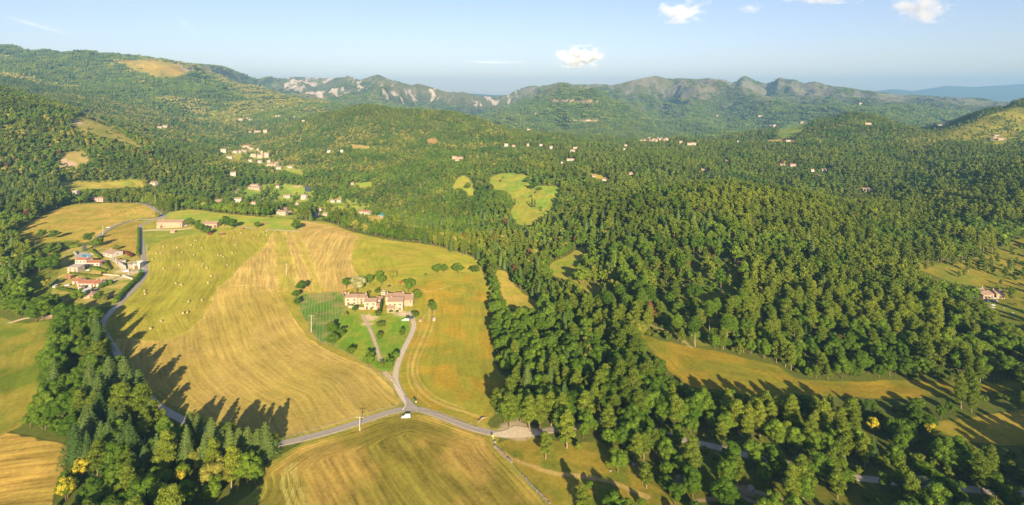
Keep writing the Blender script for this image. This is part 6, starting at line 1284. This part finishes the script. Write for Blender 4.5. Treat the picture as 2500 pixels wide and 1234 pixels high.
# ---------------------------------------------------------------- single trees placed one by one
ONE = [('oak',736,712,26,'round tree at the top corner of the vegetable plot, beside its own shadow',1.0),('oak',722,728,19,'round tree left of the vegetable plot',1.0),('oak',725,747,20,'lowest tree beside the vegetable plot',1.0),
 ('oak',809,818,30,'upper left tree of the garden clump',1.0),('oak',834,826,26,'right tree of the garden clump',1.05),('oak',812,846,31,'lowest broad tree of the garden clump',1.05),('bush',858,868,22,'dark bush on the lower garden edge',1.0),
 ('oak',900,893,32,'broad tree at the lower end of the earth track',1.1),('bush',930,897,15,'low bush at the foot of the earth track',1.0),('oak',950,902,27,'tree left of the drive bottom',1.1),('oak',966,882,22,'dark tree against the lower drive',1.0),
 ('pine',983,824,22,'flat topped pine beside the farm drive',1.5),('bush',926,832,21,'small dark tree in the middle of the lawn',.8),('bush',932,798,13,'wide low tree in the upper lawn',1.8),('chestnut',843,776,13,'small orange tinted tree below the vegetable plot',1.3),
 ('bush',922,775,18,'shrub below the middle farmhouse',1.0),('oak',867,762,16,'round clipped tree at the courtyard gate',1.2),('cypress',930.5,763,33,'tall green cypress between the farmhouses',1.25),('bush',906,757,6,'small shrub against the middle farmhouse wall',1.2),('bush',954,763,8,'low shrub below the arcade',1.4),('bush',969,765,8,'round shrub below the outside stair',1.2),
 ('white',872,716,44,'big pale blossoming tree behind the left end farmhouse',1.5),('oak',846,704,26,'green tree just left of the blossoming tree',1.0),('oak',902,697,27,'round green tree right of the blossoming tree',1.0),('oak',932,697,26,'bright round tree in the row behind the farm',1.05),('oak',925,685,24,'dark tree behind the row at the farm',1.0),('chestnut',958,685,26,'pale yellow green tree at the end of the farm row',1.1),
 ('oak',998,714,34,'bright green tree behind the right end barn',1.2),('oak',1018,736,27,'dark green tree right of the right end barn',1.05),('bush',898,722,12,'bush behind the narrow farmhouse',1.1),('bush',922,718,15,'bush beside the white outbuilding',1.0),('bush',1013,778,18,'bush right of the drive top',1.0),('bush',996,783,12,'small bush beside the white van at the farm',.9),
 ('oak',1057,768,34,'slender tree alone in the golden meadow',.7),('oak',1068,668,24,'left round tree on the far meadow edge',1.15),('oak',1084,668,23,'tree close beside the left round tree on the far meadow',1.1),('oak',1118,668,24,'right round tree on the far meadow edge',1.4),('bush',1158,668,20,'bushy tree at the far meadow corner',1.3),('bush',1039,674,7,'tiny bush on the meadow boundary',1.0),
 ('oak',463,553,21,'tree in front of the long barn end',1.0),('oak',480,560,20,'left tree of the belt between the two barns',1.0),('oak',490,568,22,'middle tree of the belt between the two barns',1.2),('oak',505,575,20,'lowest tree of the belt between the two barns',1.1),('oak',548,553,24,'left tree behind the shorter barn',1.2),('oak',566,560,26,'right broad tree behind the shorter barn',1.2),
 ('oak',628,557,15,'small tree beside the hut on the pasture',1.1),('oak',721,563,25,'lone round tree at the corner of the pasture and stubble',1.15),
 ('oak',218,594,26,'dark tree left of the branch lane end',1.1),('oak',242,604,25,'tree casting a long shadow above the turned barn',1.15),('blue',206,613,20,'blue spruce behind the pool terrace',1.4),('oak',232,606,22,'dark tree between spruce and turned barn',1.1),('chestnut',283,612,14,'light green tree right of the turned barn',1.2),('red',252,648,10,'purple leaved tree at the end of the villa wing',1.4),('red',250,671,8,'small red shrub below the villa garden',1.3),
 ('oak',131,584,22,'left lone tree on the left meadow edge',1.2),('oak',100,584,22,'tree at the left end of the meadow foot',1.2),('oak',120,625,26,'dark round tree in the glade above',1.1),('oak',118,668,40,'largest round tree in the shaded glade',1.25),('oak',96,664,34,'tree beside the largest glade tree',1.1),('bush',72,640,20,'bush at the top of the shaded glade',1.3),
 ('oak',190,735,30,'tree below the white shelter',1.2),('oak',240,738,24,'bush tree below the pyramid roofed house',1.2),('chestnut',256,738,18,'yellow green bush right of the pyramid roofed house',1.2),
 ('poplar',1299,508,26,'taller of the two poplars in the sloping meadow',1.0),('poplar',1306,507,22,'shorter poplar of the pair in the sloping meadow',1.0),('poplar',1257,502,20,'poplar at the left edge of the sloping meadow',1.1),('oak',1300,464,20,'round oak near the top of the sloping meadow',1.3),('bush',1316,466,9,'low bush beside the meadow oak',1.4),('oak',1287,447,15,'oak at the upper right rim of the sloping meadow',1.3),('oak',1142,462,16,'round oak in the small left glade',1.2),
 ('oak',1418,694,42,'large lone oak in the middle wood glade',1.25),
 ('yellow',2132,1062,46,'taller yellow flowering tree in the lower right wood',1.0),('yellow',2272,1072,42,'yellow flowering tree near the olive meadow',1.0),('yellow',205,1175,66,'upper yellow flowering tree in the lower left grove',1.0),('yellow',160,1222,60,'lower yellow flowering tree in the lower left grove',1.0),('yellow',440,1180,42,'yellow flowering bush tree in the shaded grove',1.1),('yellow',392,1262,46,'yellow flowered tree cut by the bottom edge',1.0),
 ('dead',1412,556,28,'rust brown dead pine in the central wood',1.0),('dead',1382,556,26,'browning pine beside the rust brown one',.8),('dead',2050,850,34,'rust topped tree in the right hand wood',1.2),('dead',2000,775,24,'orange brown pine below the right ridge',.9),('dead',1440,655,18,'small brown dead pine by the glade',1.0),('dead',2135,524,16,'brown pine alone in the far right wood',.9),
]
FIRS = [(250,865,66),(238,918,78),(265,960,84),(302,955,80),(336,992,84),(345,1030,86),(292,1034,92),(242,1046,84),(212,1085,92),(182,1135,92),(262,1120,84),(312,1132,98),(462,1072,62),(482,1078,64),(515,1096,72),(556,1122,82),(582,1130,80),(604,1132,84),(628,1130,78),(648,1122,86),(670,1100,40),(225,835,44),(325,1180,70),(352,1165,72)]
for zone, ok in (('in the lower left grove', lambda x: x < 450), ('in the roadside row above the bottom field', lambda x: x >= 450)):
    for i, (x, y, h) in enumerate(sorted(t for t in FIRS if ok(t[0]))): ONE.append(('fir' if i % 5 != 3 else 'pine', x, y, h * 1.06, ORD[i] + ' tall conifer from the left ' + zone, 1.45))
PINES = [(1212,1010,60),(1245,1046,88),(1228,1020,70),(1292,1050,84),(1318,1046,80),(1346,1040,82),(1372,1052,90),(1384,1095,92),(1500,1022,62),(1560,1026,76),(1452,1015,70),(1430,1040,84),(1555,1130,72),(1572,1122,66),(1602,1114,66),(1690,1168,104),(1650,1046,84),(1762,1088,60),(1800,1185,70),(2045,1150,72),(1845,1050,80),(1990,1075,70)]
for i, (x, y, h) in enumerate(sorted(PINES)): ONE.append(('pine', x, y, h, ORD[i] + ' big pine from the left along the wood edge and lower lane', 1.12))
for kd, x, y, hpx, lb, fat in ONE:
    X, Y, Z = wp(x, y); big = kd in ('oak', 'bush', 'chestnut'); put_tree(kd, X, Y, Z - .1, hpx * Y / F * (1.08 if big else 1), lb, None, fat * (1.22 if big else 1))
# rank of matching pines along the far edge of the plateau
for k in range(26):
    x = 838 + k * 13.2 + random.uniform(-3, 3); y = np.interp(x, [838, 900, 960, 1060, 1165], [557, 574, 586, 602, 640]) + 2; X, Y, Z = wp(x, y); Y2 = Y + 7 + random.uniform(0, 9); X2 = X * Y2 / Y
    put_tree('pine' if k % 5 else 'fir', X2, Y2, float(tz(X2, Y2)), random.uniform(13, 17.5), ORD[k] + (' pine' if k % 5 else ' fir') + ' from the left in the straight row behind the plateau edge', 'pines in the row behind the plateau edge', 1.1)
# ---------------------------------------------------------------- clouds (outside and above the haze)
def cloud_mat(dens):
    t = NT('cloud'); tc = t.n('ShaderNodeTexCoord'); g = tc.outputs['Object']
    nz = t.n('ShaderNodeTexNoise', i_Vector=g, i_Scale=2.6, i_Detail=5.0, i_Roughness=.62)
    ln = t.n('ShaderNodeVectorMath', operation='LENGTH', i_0=g)
    f = t.math('SUBTRACT', t.math('MULTIPLY', nz.outputs[0], 2.1), t.math('ADD', t.math('MULTIPLY', ln.outputs['Value'], .75), .62))
    f = t.math('MULTIPLY', t.math('MAXIMUM', f, 0.0), dens)
    v = t.n('ShaderNodeVolumePrincipled'); v.inputs['Color'].default_value = (1, 1, 1, 1); v.inputs['Anisotropy'].default_value = -.42
    t.t.links.new(f, v.inputs['Density'])
    t.t.links.new(v.outputs[0], t.out.inputs['Volume']); return t.m
def cloud(x, y, wpx, hpx, Y, label, seed, dens=.02, roll=0.0):
    """a puffy closed shell filled with noise-broken vapour"""
    r = np.random.default_rng(seed); W = wpx / F * Y * .5; H = hpx / F * Y * .5; V = []; Fs = []; v, f = ico()
    bm = bmesh.new(); bmesh.ops.create_icosphere(bm, subdivisions=4, radius=1.25)
    for q in bm.verts:
        d = q.co.normalized(); k = 1 + .16 * math.sin(d.x * 7 + seed) * math.sin(d.y * 5 + 2 * seed) + .12 * math.sin(d.z * 9 + d.x * 6)
        q.co = d * 1.25 * k
        if q.co.z < -.45: q.co.z = -.45 + (q.co.z + .45) * .2
    me = bpy.data.meshes.new('cloud'); bm.to_mesh(me); bm.free(); me.materials.append(cloud_mat(dens)); me.shade_smooth()
    o = bpy.data.objects.new('cloud', me); C.objects.link(o); o.location = ((x - HX) / F * Y, Y, CAMZ + (HY - y) / F * Y); o.scale = (W, W * .7, H); o.rotation_euler = (0, roll, seed * .3 if not roll else 0)
    return tag(o, label, 'cloud')
cloud(1415, 143, 200, 78, 19500, 'small white puffy cloud hanging just above the middle mountains', 3, .02)
cloud(1665, 32, 230, 90, 9000, 'ragged thin white cloud left of the upper right corner group', 5, .006)
cloud(1833, 22, 90, 40, 9000, 'faintest tiny wisp of cloud between two larger clouds', 8, .006)
cloud(2010, -12, 230, 80, 9000, 'white cloud cut off by the top of the view', 9, .012)
cloud(2250, 22, 190, 115, 9000, 'soft round white cloud nearest the upper right corner', 11, .011)
cloud(90, 62, 300, 9, 16000, 'faint slanting streak of high cloud in the upper left sky', 14, .0012, .30)
cloud(455, 62, 150, 10, 16000, 'faint short streak of high cloud right of the left one', 15, .0010, .85)
cloud(1200, 152, 260, 9, 17000, 'thin level wisp low over the far mountains', 16, .0012, .02)
# ---------------------------------------------------------------- haze
top = float(GZ.max()) + 25; bot = float(GZ.min()) - 2
def haze_box():
    me = bpy.data.meshes.new('haze'); X0, X1, Y0, Y1 = -24000, 24000, -3000, 18500
    v = [(x, y, z) for z in (bot, top) for x, y in ((X0, Y0), (X1, Y0), (X1, Y1), (X0, Y1))]
    me.from_pydata(v, [], [(0, 3, 2, 1), (4, 5, 6, 7), (0, 1, 5, 4), (1, 2, 6, 5), (2, 3, 7, 6), (3, 0, 4, 7)])
    t = NT('haze'); p = t.n('ShaderNodeVolumePrincipled'); p.inputs['Color'].default_value = (.33, .64, 1.0, 1); p.inputs['Density'].default_value = HAZE; p.inputs['Anisotropy'].default_value = 0.0
    t.t.links.new(p.outputs[0], t.out.inputs['Volume']); me.materials.append(t.m)
    o = bpy.data.objects.new('haze', me); C.objects.link(o); tag(o, 'thin blue air between the camera and the far mountains', 'haze', kind='stuff')
HAZE = 7.8e-5
haze_box(); print('haze', bot, top)
